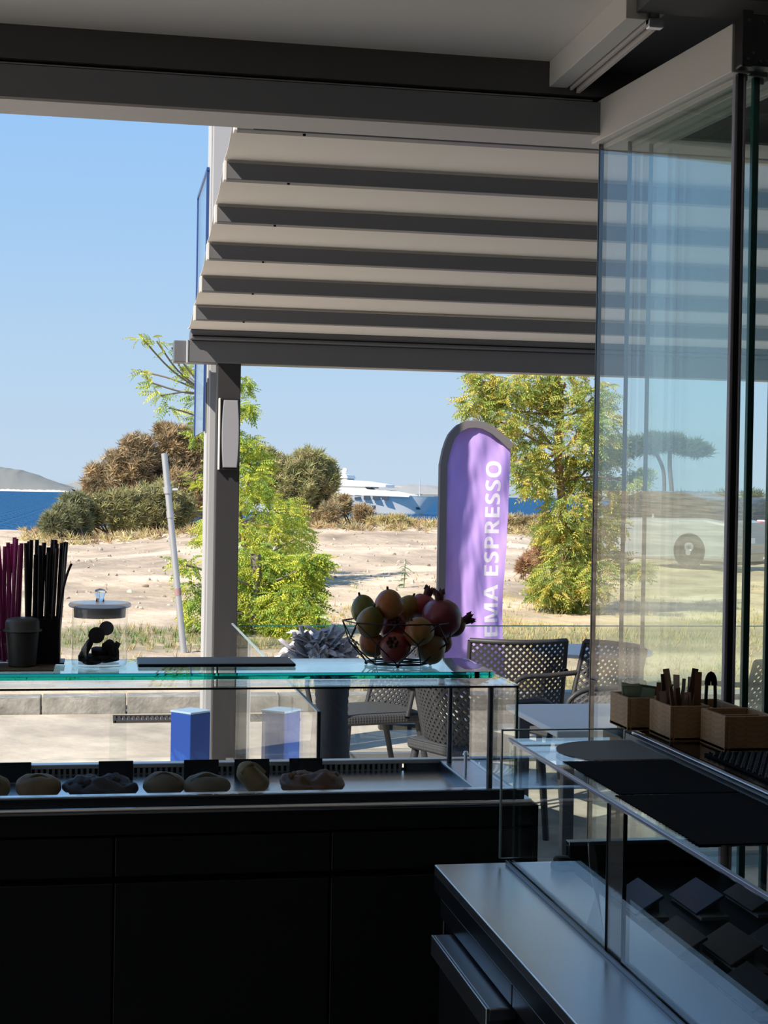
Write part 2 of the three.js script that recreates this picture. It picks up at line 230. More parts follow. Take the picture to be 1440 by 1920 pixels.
// ------------------------------------------------------------------ vegetation
function frond(len, pairs, lw, ll, droop) { // pinnate leaf: stalk and folded leaflets
  const gs = []; const P = (t) => V(len * t, -droop * t * t * len, 0);
  for (let i = 0; i <= pairs; i++) { const t = .18 + .82 * i / pairs, p = P(t); const sides = i === pairs ? [0] : [-1, 1];
    for (const s of sides) { const k = ll * (1 - .35 * Math.abs(t - .55)), dir = s ? V(.45, -.28, s).normalize() : V(1, -.3, 0).normalize(), side = V(0, 1, 0).cross(dir).normalize().multiplyScalar(lw); const a = p, m = p.clone().addScaledVector(dir, k * .45), e = p.clone().addScaledVector(dir, k).add(V(0, -.15 * k, 0)); const l = m.clone().add(side).add(V(0, .012, 0)), r = m.clone().sub(side).add(V(0, .012, 0));
      gs.push(a, r, e, a, e, l); } }
  const st = []; for (let i = 0; i < 3; i++) { const a = P(i / 3), b = P((i + 1) / 3); st.push(a, b, b.clone().add(V(0, .004, .004)), a, b.clone().add(V(0, .004, .004)), a.clone().add(V(0, .004, .004))); }
  const g = new THREE.BufferGeometry(); g.setAttribute('position', new THREE.Float32BufferAttribute([...gs, ...st].flatMap((p) => [p.x, p.y, p.z]), 3)); g.computeVertexNormals(); return g;
}
const FROND = frond(.22, 5, .015, .062, .45);
function leafTree(name, label, base, z, blobs, trunkPts, per, cols, bark, sizes = [.75, 1.25]) {
  const t = thing(name, label, 'tree', base);
  mesh('trunk', tube(trunkPts, .055, 24, 8), bark, t);
  const list = []; const pts = trunkPts.map((p) => p.isVector3 ? p : V(...p));
  for (const [px, py, r, dz = 0, dens = 1] of blobs) {
    const zz = z + dz + R(-.5, .5), c = onZ(px, py, zz), rr = r * Math.abs(zz) / F * 1.03;
    let near = pts[0], best = 1e9; for (const q of pts) { const dd = q.distanceTo(c) + Math.max(0, q.y - c.y) * 2; if (dd < best) { best = dd; near = q; } }
    const mid = near.clone().lerp(c, .5).add(V(R(-.06, .06), R(-.08, .06), R(-.1, .1)));
    mesh('branch', tube([near, mid, c], .012 + .012 * Math.min(1, rr), 8, 5), bark, t);
    const n = Math.round(1.45 * per * dens * (.3 + rr * rr * 3.2));
    for (let i = 0; i < n; i++) { const d = V(R(-1, 1), R(-1, 1), R(-1, 1)); if (d.length() > 1) d.normalize(); d.multiplyScalar(rr); d.z *= 1.25; const p = c.clone().add(d);
      const q = new THREE.Quaternion().setFromEuler(new THREE.Euler(R(-1.1, 1.1), Math.atan2(-d.z, d.x) + R(-1.6, 1.6), R(-.9, .7), 'YXZ')); const k = rnd(), a = cols[Math.floor(k * cols.length)], v = R(.8, 1.2); list.push({ p, q, s: R(...sizes), c: C(a[0] * v, a[1] * v, a[2] * v) }); }
  }
  scatter('foliage', FROND, LEAF, list, t); return t;
}
const GREENS = [[.46, .54, .05], [.34, .48, .06], [.58, .58, .06], [.24, .38, .06], [.52, .55, .05]];
const YELLOWS = [[.62, .54, .09], [.50, .50, .09], [.38, .45, .08], [.64, .52, .13], [.30, .40, .08], [.26, .36, .08]];
leafTree('leafy_shrub', 'bright green leafy shrub low behind the pergola post', V(1.66, ground(1.66, -16.2), -16.2), -16.2,
  [[470, 1180, 50], [540, 1150, 52], [572, 1178, 34], [505, 1090, 54], [562, 1082, 40], [470, 1060, 42], [585, 1055, 18], [560, 1120, 40], [480, 1130, 50], [500, 1215, 40], [560, 1215, 34], [350, 1060, 18, .4, .25], [366, 1110, 22, .4, .4], [372, 1150, 22, .4, .4]],
  [V(1.66, ground(1.66, -16.2) - .05, -16.2), V(1.6, .3, -16.2), V(1.62, .6, -16.15), V(1.6, .95, -16.1)], 300, GREENS, M.barkGrey, [.45, .85]);
leafTree('leafy_tree', 'taller green tree rising above the low leafy shrub', V(2.35, ground(2.35, -22.5), -22.5), -22.5,
  [[480, 965, 46], [468, 900, 36], [520, 1005, 48], [540, 960, 30, -2], [462, 835, 22], [458, 768, 14, 0, .8], [456, 722, 14, 0, .8], [486, 868, 20], [500, 1040, 40], [430, 900, 40, -1], [420, 980, 40, -1], [425, 830, 30], [415, 760, 26], [440, 1040, 40], [400, 1000, 26], [555, 1010, 30, -2],  // crown clumps hidden behind post and shrub are added to shade the sand
    [352, 705, 14, .4, .16], [366, 745, 14, .4, .25], [372, 785, 16, .4, .25], [302, 742, 11, .4, .14], [264, 696, 9, .4, .1], [322, 652, 11, .4, .1], [264, 632, 9, .4, .1], [294, 640, 10, .4, .1], [334, 682, 12, .4, .16], [376, 692, 18, .4, .3], [318, 765, 9, .4, .1], [372, 822, 12, .4, .2], [285, 718, 9, .4, .1], [372, 900, 14, .4, .2]],
  [V(2.35, ground(2.35, -22.5) - .05, -22.5), onZ(470, 1060, -22.5), onZ(450, 980, -22.5), onZ(430, 880, -22.5), onZ(410, 800, -22.4), onZ(390, 740, -22.3)], 190, GREENS, M.barkGrey, [.5, .95]);
leafTree('leafy_tree', 'tall yellowing tree with reddish trunk behind the purple flag', V(5.75, ground(5.75, -19), -19), -19,
  [[905, 715, 18, 0, .8], [958, 738, 32], [1000, 722, 34], [1060, 720, 36, 0, .6], [1112, 745, 36], [888, 760, 20, 0, .8], [940, 792, 28], [1000, 800, 36, 0, .8], [1085, 812, 44, 0, .7], [1125, 800, 34], [984, 858, 30], [1040, 885, 40], [1100, 882, 40], [1132, 930, 34], [1000, 905, 26], [1062, 962, 42], [1104, 1000, 42], [1062, 1032, 36], [1040, 1092, 38], [1082, 1112, 44], [1062, 1150, 30], [1112, 1082, 36], [1142, 850, 26], [1142, 1050, 22], [1148, 985, 20], [1190, 905, 14, 0, .6], [1200, 890, 12, 0, .6], [1200, 1068, 13, 0, .8], [1025, 745, 24], [920, 745, 16], [1020, 1110, 24], [1030, 1000, 22, 0, .7]],
  [V(5.75, ground(5.75, -19) - .05, -19), onZ(1064, 1100, -19), onZ(1058, 1000, -19), onZ(1050, 900, -19.1), onZ(1046, 850, -19), onZ(1050, 780, -19), onZ(1044, 700, -19), onZ(1048, 640, -19)], 300, YELLOWS, std([.30, .16, .10], .85), [.45, .85]);

const twigs = (() => { const v = []; for (let i = 0; i < 16; i++) { const d = V(R(-1, 1), R(.0, 1.3), R(-1, 1)).normalize(), s = V(R(-1, 1), R(-1, 1), R(-1, 1)).cross(d).normalize().multiplyScalar(.012), a = V(R(-.05, .05), 0, R(-.05, .05)), m = a.clone().addScaledVector(d, .13), e = a.clone().addScaledVector(d, R(.22, .32)).add(V(0, -.03, 0)); v.push(a, m.clone().add(s), e, a, e, m.clone().sub(s)); } const g = new THREE.BufferGeometry(); g.setAttribute('position', new THREE.Float32BufferAttribute(v.flatMap((p) => [p.x, p.y, p.z]), 3)); g.computeVertexNormals(); return g; })();
function bush(name, label, z, blobs, per, cols, size = 1, group) {
  const c0 = onZ(blobs[0][0], blobs[0][1], z), base = V(c0.x, ground(c0.x, z), z), t = thing(name, label, 'bush', base, group), list = [];
  const stems = []; for (const [px, py, r] of blobs) { const c = onZ(px, py, z + R(-.4, .4)), rr = r * Math.abs(z) / F * 1.03; for (let k = 0; k < 3; k++) stems.push(bar(V(c.x * .5 + base.x * .5 + R(-.3, .3), Math.min(ground(c.x, z), base.y) - .05, z + R(-.2, .2)), c.clone().add(V(R(-.5, .5) * rr, R(-.2, .5) * rr, R(-.5, .5) * rr)), .03, .008, 5));
    const n = Math.round(1.7 * per * (.2 + rr * rr)); for (let i = 0; i < n; i++) { const d = V(R(-1, 1), R(-1, 1), R(-1, 1)); if (d.length() > 1) d.normalize(); d.multiplyScalar(rr * R(.6, 1.05)); const a = cols[Math.floor(rnd() * cols.length)], v = R(.75, 1.25); list.push({ p: c.clone().add(d), q: rq(.9), s: R(.5, 1.05) * size, c: C(a[0] * v, a[1] * v, a[2] * v) }); } }
  mesh('stem', stems, M.barkGrey, t); scatter('foliage', twigs, DRY, list, t); return t;
}
const OLIVE = [[.36, .33, .12], [.28, .28, .11], [.44, .40, .18], [.24, .24, .13]], BROWN = [[.40, .27, .13], [.32, .23, .12], [.48, .36, .20], [.26, .22, .13]], STRAW = [[.56, .46, .20], [.46, .40, .16], [.62, .52, .28]];
bush('shrub', 'large brown topped dry shrub beside the leaning metal pole', -43, [[300, 900, 60], [240, 890, 50], [345, 870, 50], [200, 905, 38], [350, 930, 50], [260, 850, 34], [330, 830, 30], [180, 920, 26], [310, 815, 18], [365, 830, 24]], 420, BROWN, 1.1);
bush('shrub', 'olive green shrub in front of the brown dry shrub', -40, [[250, 955, 40], [200, 955, 32], [300, 945, 42], [335, 960, 34], [160, 970, 26], [230, 975, 26], [290, 975, 26]], 420, OLIVE, 1);
bush('shrub', 'low dark olive shrub at the edge of the blue sea', -39, [[140, 950, 26], [125, 970, 24], [100, 982, 18], [150, 985, 22], [90, 990, 10]], 460, [[.24, .25, .12], [.30, .30, .13], [.20, .21, .12]], 1);
bush('shrub', 'grey green feathery tamarisk in front of the yacht', -44, [[560, 905, 44], [600, 890, 34], [520, 890, 36], [585, 870, 26], [500, 915, 36], [545, 945, 34], [600, 935, 30], [615, 905, 22], [570, 862, 14], [500, 860, 16]], 420, [[.34, .33, .13], [.42, .38, .18], [.28, .30, .12], [.46, .40, .22]], 1.1);
bush('shrub', 'small dry brown bush on the dune in front of the yacht', -41, [[640, 950, 24], [620, 962, 20], [680, 965, 18], [590, 975, 18], [560, 970, 18]], 420, [...BROWN, [.46, .40, .20]], .8);
bush('shrub', 'low yellow green bush on the crest under the yacht bow', -40, [[745, 982, 18], [720, 985, 16], [765, 987, 12], [700, 985, 12]], 520, STRAW, .7);
bush('shrub', 'dry straw coloured bush right of the purple flag', -40, [[985, 990, 26], [960, 985, 18], [1010, 1000, 24], [1020, 985, 18]], 420, [...BROWN, ...STRAW], .8);
bush('shrub', 'reddish dry bush at the foot of the yellowing tree', -24, [[1020, 1040, 24], [1000, 1055, 18], [1030, 1010, 18], [985, 1065, 12]], 700, [[.40, .22, .12], [.34, .20, .11], [.44, .30, .16]], .6);
bush('shrub', 'dark low hedge along the headland behind the cars', -75, [[1200, 950, 18], [1240, 946, 16], [1280, 944, 18], [1320, 945, 18], [1360, 942, 20], [1410, 940, 22], [1460, 940, 22]], 160, [[.10, .13, .06], [.14, .16, .07]], 1.8);
{ // small green weed on the sand
  const b = onY(757, 1103, .25), base = V(b.x, ground(b.x, b.z), b.z), t = thing('weed', 'small green weed standing alone on the shaded sand', 'plant', base), list = [];
  mesh('stem', bar(base.clone().add(V(0, -.03, 0)), base.clone().add(V(.02, .42, 0)), .008, .004, 5), std([.12, .2, .06], .8), t);
  for (let i = 0; i < 26; i++) { const h = R(.03, .42); list.push({ p: base.clone().add(V(.02 * h, h, 0)), q: new THREE.Quaternion().setFromEuler(new THREE.Euler(0, R(0, 6.28), R(-.3, .5), 'YXZ')), s: R(.35, .7) * (1 - h), c: C(.07, R(.14, .22), .07) }); }
  scatter('foliage', FROND, LEAF, list, t);
}
{ // umbrella pines on the headland, beyond the folded panes
  const t = thing('umbrella_pine', 'umbrella pine with twin bare trunks and flat crown on the headland', 'pine', onZ(1246, 936, -100));
  const a = onZ(1246, 938, -100), b1 = onZ(1243, 880, -100), c1 = onZ(1228, 845, -100), b2 = onZ(1256, 880, -100), c2 = onZ(1256, 840, -100);
  mesh('trunk', tube([a, b1, c1], .13, 12, 6), M.bark, t); mesh('trunk', tube([a.clone().add(V(.6, 0, 0)), b2, c2], .15, 12, 6), M.bark, t);
  const list = []; for (const [px, py, r] of [[1190, 838, 22], [1215, 842, 22], [1170, 848, 18], [1250, 834, 24], [1285, 842, 22], [1310, 848, 16], [1150, 840, 14], [1235, 828, 16]]) { const c = onZ(px, py, -100), rr = r * 100 / F; for (let i = 0; i < 130; i++) list.push({ p: c.clone().add(V(R(-1.2, 1.2) * rr, R(-.55, .55) * rr, R(-1, 1) * rr)), q: rq(.9), s: R(1.6, 2.8), c: C(R(.07, .12), R(.10, .16), R(.04, .07)) }); mesh('branch', bar(c1.clone().lerp(c2, rnd()), c, .06, .03, 5), M.bark, t); }
  scatter('needles', twigs, DRY, list, t);
}
{ // grass, dry tufts, stones
  const blade = (() => { const v = []; for (let i = 0; i < 7; i++) { const a = R(0, 6.28), d = V(Math.cos(a), 0, Math.sin(a)), s = V(-d.z, 0, d.x).multiplyScalar(.006), b = d.clone().multiplyScalar(.02), h = R(.06, .13), e = d.clone().multiplyScalar(.02 + h * R(.2, .8)).add(V(0, h, 0)); v.push(b.clone().sub(s), b.clone().add(s), e); } const g = new THREE.BufferGeometry(); g.setAttribute('position', new THREE.Float32BufferAttribute(v.flatMap((p) => [p.x, p.y, p.z]), 3)); g.computeVertexNormals(); return g; })();
  const L = []; for (let i = 0; i < 26000; i++) { const d = 11.6 + Math.pow(rnd(), 1.3) * 12, z = -d, r = R(-.12, .52), x = r * d; const turf = smooth(14.2, 15.0, d) * (1 - smooth(16.2, 17.4, d)) * .6, n = noise(x * .5, z * .8, 2); const green = r < .16 ? turf * smooth(-.2, .25, n + .15) : .25 * smooth(0, .5, n); const want = Math.max(green, (r < .12 ? .12 : .5) * smooth(-.35, .4, noise(x * .4, z * .4, 9)) * (1 - smooth(17, 22, d))); if (rnd() > want) continue; const c = rnd() < green ? C(R(.10, .2), R(.18, .27), .05) : C(R(.44, .6), R(.38, .48), R(.16, .24)); L.push({ p: V(x, ground(x, z) - .005, z), q: rq(.2), s: R(.35, .85), c }); }
  tag(scatter('grass', blade, DRY, L), 'thin dry and green grass growing on the verge', 'grass', null, 'stuff');
  const D = []; for (let i = 0; i < 1600; i++) { const d = R(36, 47), r = R(-.05, .30), x = r * d, z = -d, n = noise(x * .35, z * .5, 6); if (n < .02 && rnd() > .12) continue; const a = [...BROWN, ...STRAW][Math.floor(rnd() * 7)]; D.push({ p: V(x, ground(x, z), z), q: rq(.4), s: R(.5, 1.1), c: C(...a) }); }
  tag(scatter('dry_grass', twigs, DRY, D), 'brown dry tufts along the crest of the dune', 'dry grass', null, 'stuff');
  const st = wobble(new THREE.IcosahedronGeometry(.03, 1), .010, 25); const S = []; for (let i = 0; i < 900; i++) { const d = 19 + Math.pow(rnd(), .8) * 26, r = R(-.08, .30), x = r * d, z = -d; const v = R(.30, .58); S.push({ p: V(x, ground(x, z), z), q: rq(), s: V(R(.4, 2.2), R(.3, .8), R(.4, 1.6)), c: C(v, v * .86, v * .7) }); }
  tag(scatter('stones', st, std([1, 1, 1], .95), S), 'small pale stones strewn over the sand', 'stones', null, 'stuff');
}

// ------------------------------------------------------------------ leaning pole
{
  const b = onY(345, 1232, .06), t = thing('metal_pole', 'galvanised metal pole leaning out of the grass', 'pole', b.clone().setY(ground(b.x, b.z)));
  const top = onZ(308, 850, b.z), bot = b.clone().setY(ground(b.x, b.z) - .03); mesh('tube', bar(bot, top, .031, .029, 12), M.galv, t);
  const cl = bot.clone().lerp(top, .82), cl2 = bot.clone().lerp(top, .70), d = top.clone().sub(bot).normalize().multiplyScalar(.03);
  mesh('clamp', [bar(cl.clone().sub(d), cl.clone().add(d), .042, .042, 10), bar(cl, cl.clone().add(V(.09, .005, .02)), .014, .014, 6)], M.galv, t);
  mesh('clamp', bar(cl2.clone().sub(d), cl2.clone().add(d), .036, .036, 10), M.galv, t); mesh('rust_band', bar(bot.clone().lerp(top, .30), bot.clone().lerp(top, .335), .0325, .0325, 12), std([.36, .22, .22], .8), t);
}

// ------------------------------------------------------------------ feather flag
{
  const z = -10.3, bl = onZ(822, 1190, z), br = onZ(951, 1190, z), y0 = .22, XL = bl.x + .012, XR = br.x, W = XR - XL, top = onZ(890, 797, z).y;
  const t = thing('feather_flag', 'purple feather flag with white lettering beside the terrace chairs', 'flag', V(XL, 0, z));
  const TP = [[0, 872], [.05, 838], [.12, 817], [.22, 803], [.34, 796], [.46, 795], [.58, 798], [.72, 807], [.86, 821], [1, 838]].map(([u, y]) => [u, onZ(832 + 126 * u, y, z).y]);
  const topAt = (u) => { let i = 0; while (i < TP.length - 2 && u > TP[i + 1][0]) i++; const k = (u - TP[i][0]) / (TP[i + 1][0] - TP[i][0]); return TP[i][1] + (TP[i + 1][1] - TP[i][1]) * k; };
  const fold = (u, v) => .016 * Math.sin((u * 7 + v * 9) + 1.1) * (1 - u * .3) + .010 * Math.sin(u * 15 - v * 13) * u + .022 * Math.sin(v * 4.2 + u * 2.5) * u + .012 * noise(u * 5, v * 11) + .007 * noise(u * 13 + v * 9, v * 9, 4);
  const P = (u, v) => { const x = XL + u * W - .028 * u * smooth(.55, 0, Math.abs(v - .35)), y = y0 + (topAt(u) - y0) * v; return V(x, y, z + fold(u, v)); };
  const cv = document.createElement('canvas'); cv.width = 512; cv.height = 2048; const H = top - y0, c = cv.getContext('2d');
  c.fillStyle = '#cbaaf0'; c.fillRect(0, 0, 512, 2048); c.save(); const ty = (y) => 2048 * (1 - (y - y0) / H);
  const ya = ty(onZ(920, 1197, z).y), yb = ty(onZ(930, 862, z).y); c.translate(512 * .86, ya); c.rotate(-Math.PI / 2); c.fillStyle = '#f4eef8'; c.font = 'bold 150px sans-serif'; const w = c.measureText('EMA ESPRESSO').width; c.scale((ya - yb) / w, 1.02); c.fillText('EMA ESPRESSO', 0, 0); c.restore();
  const ct = new THREE.CanvasTexture(cv); ct.colorSpace = THREE.SRGBColorSpace;
  const g = sheet(36, 110, P, .002); const p = g.attributes.position, uv = g.attributes.uv; for (let i = 0; i < p.count; i++) uv.setXY(i, (p.getX(i) - XL) / W, (p.getY(i) - y0) / H);
  mesh('banner', g, phy([1, 1, 1], .8, { map: ct, transmission: .25, thickness: 0 }), t);
  const sl = []; for (let i = 0; i <= 26; i++) { const u = i / 26; sl.push(V(XL + u * W, topAt(u), z)); } for (let k = 1; k <= 8; k++) sl.unshift(V(XL - .0, topAt(0) - (topAt(0) - y0) * k / 8, z));
  mesh('sleeve', strip(sl, sl.map(() => V(0, 0, 1)), .050, .062), std([.17, .15, .15], .8), t);
  mesh('pole', bar(V(XL - .01, 0, z), V(XL - .005, topAt(0), z), .013, .010, 8), M.black, t);
  mesh('cross_base', [rb(XL - .42, XL + .42, 0, .035, z - .03, z + .03), rb(XL - .03, XL + .03, 0, .036, z - .42, z + .42)], M.black, t);
}
// ------------------------------------------------------------------ parked cars, seen through the folded panes
function car(name, label, base, turn, paint, tintTail) {
  const t = thing(name, label, 'car', base, null, false); t.rotation.y = turn; // length along x, nose at +x
  const prof = (pts, w, bev, curve = true) => { const s = new THREE.Shape(); if (curve) { s.moveTo(...pts[0]); s.splineThru(pts.slice(1).map((p) => new THREE.Vector2(...p))); s.closePath(); } else s.setFromPoints(pts.map((p) => new THREE.Vector2(...p))); return new THREE.ExtrudeGeometry(s, { depth: w - 2 * bev, bevelEnabled: true, bevelThickness: bev, bevelSize: bev * .6, bevelSegments: 3, curveSegments: 24 }).translate(0, 0, -w / 2 + bev); };
  const body = phy(paint, .32, { metalness: .1, clearcoat: .8, clearcoatRoughness: .08 }), gl = phy([.02, .03, .035], .06), tyre = std([.02, .02, .02], .9), rim = std([.55, .56, .58], .3, { metalness: .9 });
  mesh('body', prof([[-2.0, .22], [-2.08, .5], [-2.05, .88], [-1.6, .96], [.75, .93], [1.75, .76], [2.02, .6], [2.06, .4], [2.0, .22]], 1.74, .12, false), body, t);
  mesh('cabin', prof([[-1.85, .9], [-1.5, 1.30], [-.9, 1.47], [0, 1.47], [.45, 1.32], [1.0, .92]], 1.5, .16, false), gl, t);
  mesh('roof', prof([[-1.52, 1.36], [-.95, 1.475], [.05, 1.475], [.36, 1.40], [.05, 1.50], [-.95, 1.505]], 1.30, .06, false), body, t);
  for (const s of [-1, 1]) { mesh('pillar', [bar(V(.98, .9, s * .74), V(.42, 1.38, s * .60), .035, .035, 6), bar(V(-.35, .9, s * .77), V(-.35, 1.44, s * .62), .035, .035, 6), bar(V(-1.8, .9, s * .72), V(-1.45, 1.34, s * .58), .06, .05, 6)], body, t); mesh('mirror', new RoundedBoxGeometry(.12, .12, .2, 2, .03).translate(.72, .98, s * .95), body, t);
    mesh('headlight', new RoundedBoxGeometry(.3, .13, .36, 2, .05).translate(1.86, .66, s * .64), phy([.7, .72, .75], .1), t); mesh('tail_lamp', new RoundedBoxGeometry(.16, .3, .24, 2, .05).translate(-2.03, .82, s * .70), phy(tintTail, .2), t);
    for (const x of [-1.28, 1.3]) { const w = mesh('wheel', T(new THREE.TorusGeometry(.245, .085, 10, 28), x, .33, s * .82), tyre, t); const spokes = [T(new THREE.CylinderGeometry(.06, .06, .1, 12), 0, 0, 0, Math.PI / 2)]; for (let k = 0; k < 5; k++) spokes.push(T(new THREE.BoxGeometry(.05, .2, .05), 0, .11, 0, 0, 0, k * 6.283 / 5)); mesh('rim', merged([...spokes, T(new THREE.TorusGeometry(.2, .02, 8, 24), 0, 0, 0)]).translate(x, .33, s * .86), rim, w); mesh('wheel_arch', T(new THREE.CylinderGeometry(.36, .36, .02, 24), x, .36, s * .866, Math.PI / 2), tyre, t); } }
  mesh('bumper', [rb(1.98, 2.1, .25, .42, -.78, .78, .04), rb(-2.14, -2.02, .3, .5, -.78, .78, .04)], body, t); mesh('licence_plate', bb(-2.152, -2.14, .52, .63, -.26, .26), M.white, t);
  return t;
}
car('parked_car', 'silver car half hidden by the dark edge of the folded panes', V(15.1, ground(15.1, -35), -35), Math.PI + .75, [.62, .66, .68], [.5, .03, .02]);
car('parked_car', 'pale grey car seen whole through the folded glass panes', V(11.6, ground(11.6, -31), -31), Math.PI - .9, [.30, .31, .32], [.6, .06, .02]);

// ------------------------------------------------------------------ pergola with pleated awning
{
  const t = thing('pergola', 'dark grey pergola with beige pleated awning over the terrace', 'pergola', V(.72, 0, -9));
  const XL = .48, XR = 4.7, dz = .493;
  mesh('post', rb(.650, .786, 0, 2.35, -9.06, -8.93, .006), M.post, t); mesh('post', rb(4.45, 4.585, 0, 2.35, -9.06, -8.93, .006), M.post, t);
  mesh('front_beam', rb(.475, XR, 2.345, 2.472, -9.06, -8.92, .006), M.greyAlu, t); mesh('beam_end_cap', rb(.397, .474, 2.345, 2.47, -9.05, -8.93, .006), M.greyAlu, t); mesh('cap_trim', rb(.468, .480, 2.342, 2.476, -9.07, -8.915, .002), M.greyAluLight, t);
  mesh('gutter', rb(.49, XR, 2.473, 2.535, -9.04, -8.88, .01), M.greyAlu, t); mesh('gutter_lip', rb(.50, XR, 2.492, 2.498, -8.89, -8.868, .002), M.blackMatte, t);
  const bars = []; for (let k = 0; k < 11; k++) bars.push([-8.35 + .045 + k * dz, 2.520 + k * .0895]);
  bars.forEach(([z, y]) => { const sl = mesh('slat', rb(XL, XR, y, y + .068, z - .03, z + .03, .004), M.greyAlu, t); mesh('slat_end_clip', rb(XL - .008, XL + .004, y - .004, y + .075, z - .032, z + .032, .002), M.whiteAlu, sl); mesh('bolt', T(cyl(.006, .006, .008, 10), .74, y - .006, z + .012), M.blackMatte, sl); });
  const edges = [[-8.93, 2.527], ...bars.map(([z, y]) => [z, y + .074])];
  for (let k = 0; k < edges.length - 1; k++) { const [z0, y0] = edges[k], [z1, y1] = edges[k + 1]; mesh('fabric_panel', sheet(2, 14, (u, v) => V(XL - .006 + (XR - XL) * (1 - u), y0 + (y1 - y0) * v + .012 - .034 * Math.sin(v * Math.PI) * (v < .5 ? 1 : 1), z0 + (z1 - z0) * v), .003), M.fabric, t); }
  // support rail on the far side, out of the picture
  mesh('guide_rail', strip([V(XR - .05, 2.45, -9), V(XR - .05, 3.45, -3.55)], [V(0, 1, .17).normalize(), V(0, 1, .17).normalize()], .08, .12), M.greyAlu, t);
}
{ // lamp on the post
  const t = thing('wall_lamp', 'grey rounded wall lamp mounted on the pergola post', 'lamp', V(.72, 1.75, -8.92));
  const sh = (w, h, b, d) => { const s = new THREE.Shape(); s.moveTo(-w + .006, -h); s.lineTo(w - .006, -h); s.quadraticCurveTo(w + b, 0, w - .006, h); s.lineTo(-w + .006, h); s.quadraticCurveTo(-w - b, 0, -w + .006, -h); return new THREE.ExtrudeGeometry(s, { depth: d, bevelEnabled: true, bevelSize: .004, bevelThickness: .004, bevelSegments: 2, curveSegments: 16 }); };
  mesh('back_plate', sh(.054, .205, .010, .02).translate(.722, 1.936, -8.925), M.black, t); mesh('diffuser', sh(.042, .190, .012, .03).translate(.726, 1.936, -8.91), M.lampFace, t); mesh('side_trim', rb(.658, .668, 1.728, 2.142, -8.93, -8.89, .003), M.whiteAlu, t);
}
{ // tall pale column with a projecting glass fin, just behind the post
  const t = thing('column', 'tall pale grey column directly behind the pergola post', 'column', V(.68, 0, -9.3));
  mesh('shaft', rb(.618, .80, 0, 4.3, -9.4, -9.16, .01), M.column, t); mesh('corner_strip', rb(.606, .618, 0, 4.28, -9.38, -9.17, .003), M.columnTrim, t); mesh('hinge', rb(.600, .608, 1.95, 2.25, -9.2, -9.17, .002), M.greyAlu, t);
  const f = thing('glass_fin', 'upright glass panel with dark blue edge fixed to the pale column', 'glass panel', V(.595, 1.96, -9.6));
  mesh('pane', bb(.593, .599, 1.96, 3.52, -10.12, -9.2), M.clear, f); const e = std([.03, .07, .22], .3);
  mesh('edge_trim', [bb(.588, .604, 1.96, 3.52, -10.14, -10.12), bb(.588, .604, 1.96, 3.52, -9.22, -9.205), bb(.588, .604, 3.51, 3.53, -10.14, -9.2)], e, f);
}
{ // glass windbreaks
  const a = thing('glass_windbreak', 'low clear glass screen along the outer edge of the terrace', 'glass screen', V(2, 0, -9));
  mesh('pane', bb(.80, 4.44, .06, .815, -9.006, -8.996), M.clear, a); mesh('top_edge', bb(.80, 4.44, .815, .821, -9.006, -8.996), M.edge, a); mesh('foot_rail', bb(.80, 4.44, 0, .06, -9.03, -8.97), M.greyAlu, a);
  const b = thing('glass_windbreak', 'low clear glass screen running from the post towards the counter', 'glass screen', V(.755, 0, -7));
  mesh('pane', bb(.75, .76, .06, .835, -8.9, -5.3), M.clear, b); mesh('top_edge', bb(.75, .76, .835, .842, -8.9, -5.3), std([.35, .45, .46], .2), b); mesh('end_edge', bb(.749, .761, .06, .842, -5.302, -5.285), M.edgeDark, b); mesh('foot_rail', bb(.73, .78, 0, .06, -8.9, -5.3), M.greyAlu, b);
}
{ // blue box by the post
  const t = thing('blue_bin', 'blue square bin standing beside the pergola post', 'bin', V(.50, 0, -8.5), null, false); t.rotation.y = .72;
  const cv = document.createElement('canvas'); cv.width = cv.height = 256; const c = cv.getContext('2d'); c.fillStyle = '#103a88'; c.fillRect(0, 0, 256, 256); c.fillStyle = '#2d5cb0'; for (let i = 0; i < 14; i++) { c.globalAlpha = .25; c.beginPath(); c.ellipse((i * 67) % 256, 150 + (i * 31) % 100, 60, 12, .3, 0, 7); c.fill(); }
  const ct = new THREE.CanvasTexture(cv); ct.colorSpace = THREE.SRGBColorSpace;
  put('body', new RoundedBoxGeometry(.155, .385, .155, 2, .006).translate(0, .1925, 0), std([1, 1, 1], .45, { map: ct }), t); put('lid', new RoundedBoxGeometry(.16, .012, .16, 2, .004), std([.30, .42, .58], .4), t, 0, .391, 0);
}

// ------------------------------------------------------------------ terrace furniture
function lattice(Pf, Nf, w, h, gap, bw, th) { // diagonal bars over a surface given by (s,t) in metres
  const gs = []; const run = (a, b) => { const n = Math.max(3, Math.ceil(a.distanceTo(b) / .05)), pts = [], nn = []; for (let i = 0; i <= n; i++) { const q = a.clone().lerp(b, i / n); pts.push(Pf(q.x, q.y)); nn.push(Nf(q.x, q.y)); } gs.push(strip(pts, nn, bw, th)); };
  for (let k = -h; k < w; k += gap) { const x0 = Math.max(0, k), y0 = x0 - k, x1 = Math.min(w, k + h), y1 = x1 - k; if (x1 - x0 > .01) { run(new THREE.Vector2(x0, y0), new THREE.Vector2(x1, y1)); run(new THREE.Vector2(x0, h - y0), new THREE.Vector2(x1, h - y1)); } }
  const rim = (pts) => { for (let i = 0; i < pts.length - 1; i++) run(new THREE.Vector2(...pts[i]), new THREE.Vector2(...pts[i + 1])); }; for (let k = 0; k < 2; k++) rim([[0, 0], [w, 0], [w, h], [0, h], [0, 0]]); return merged(gs);
}
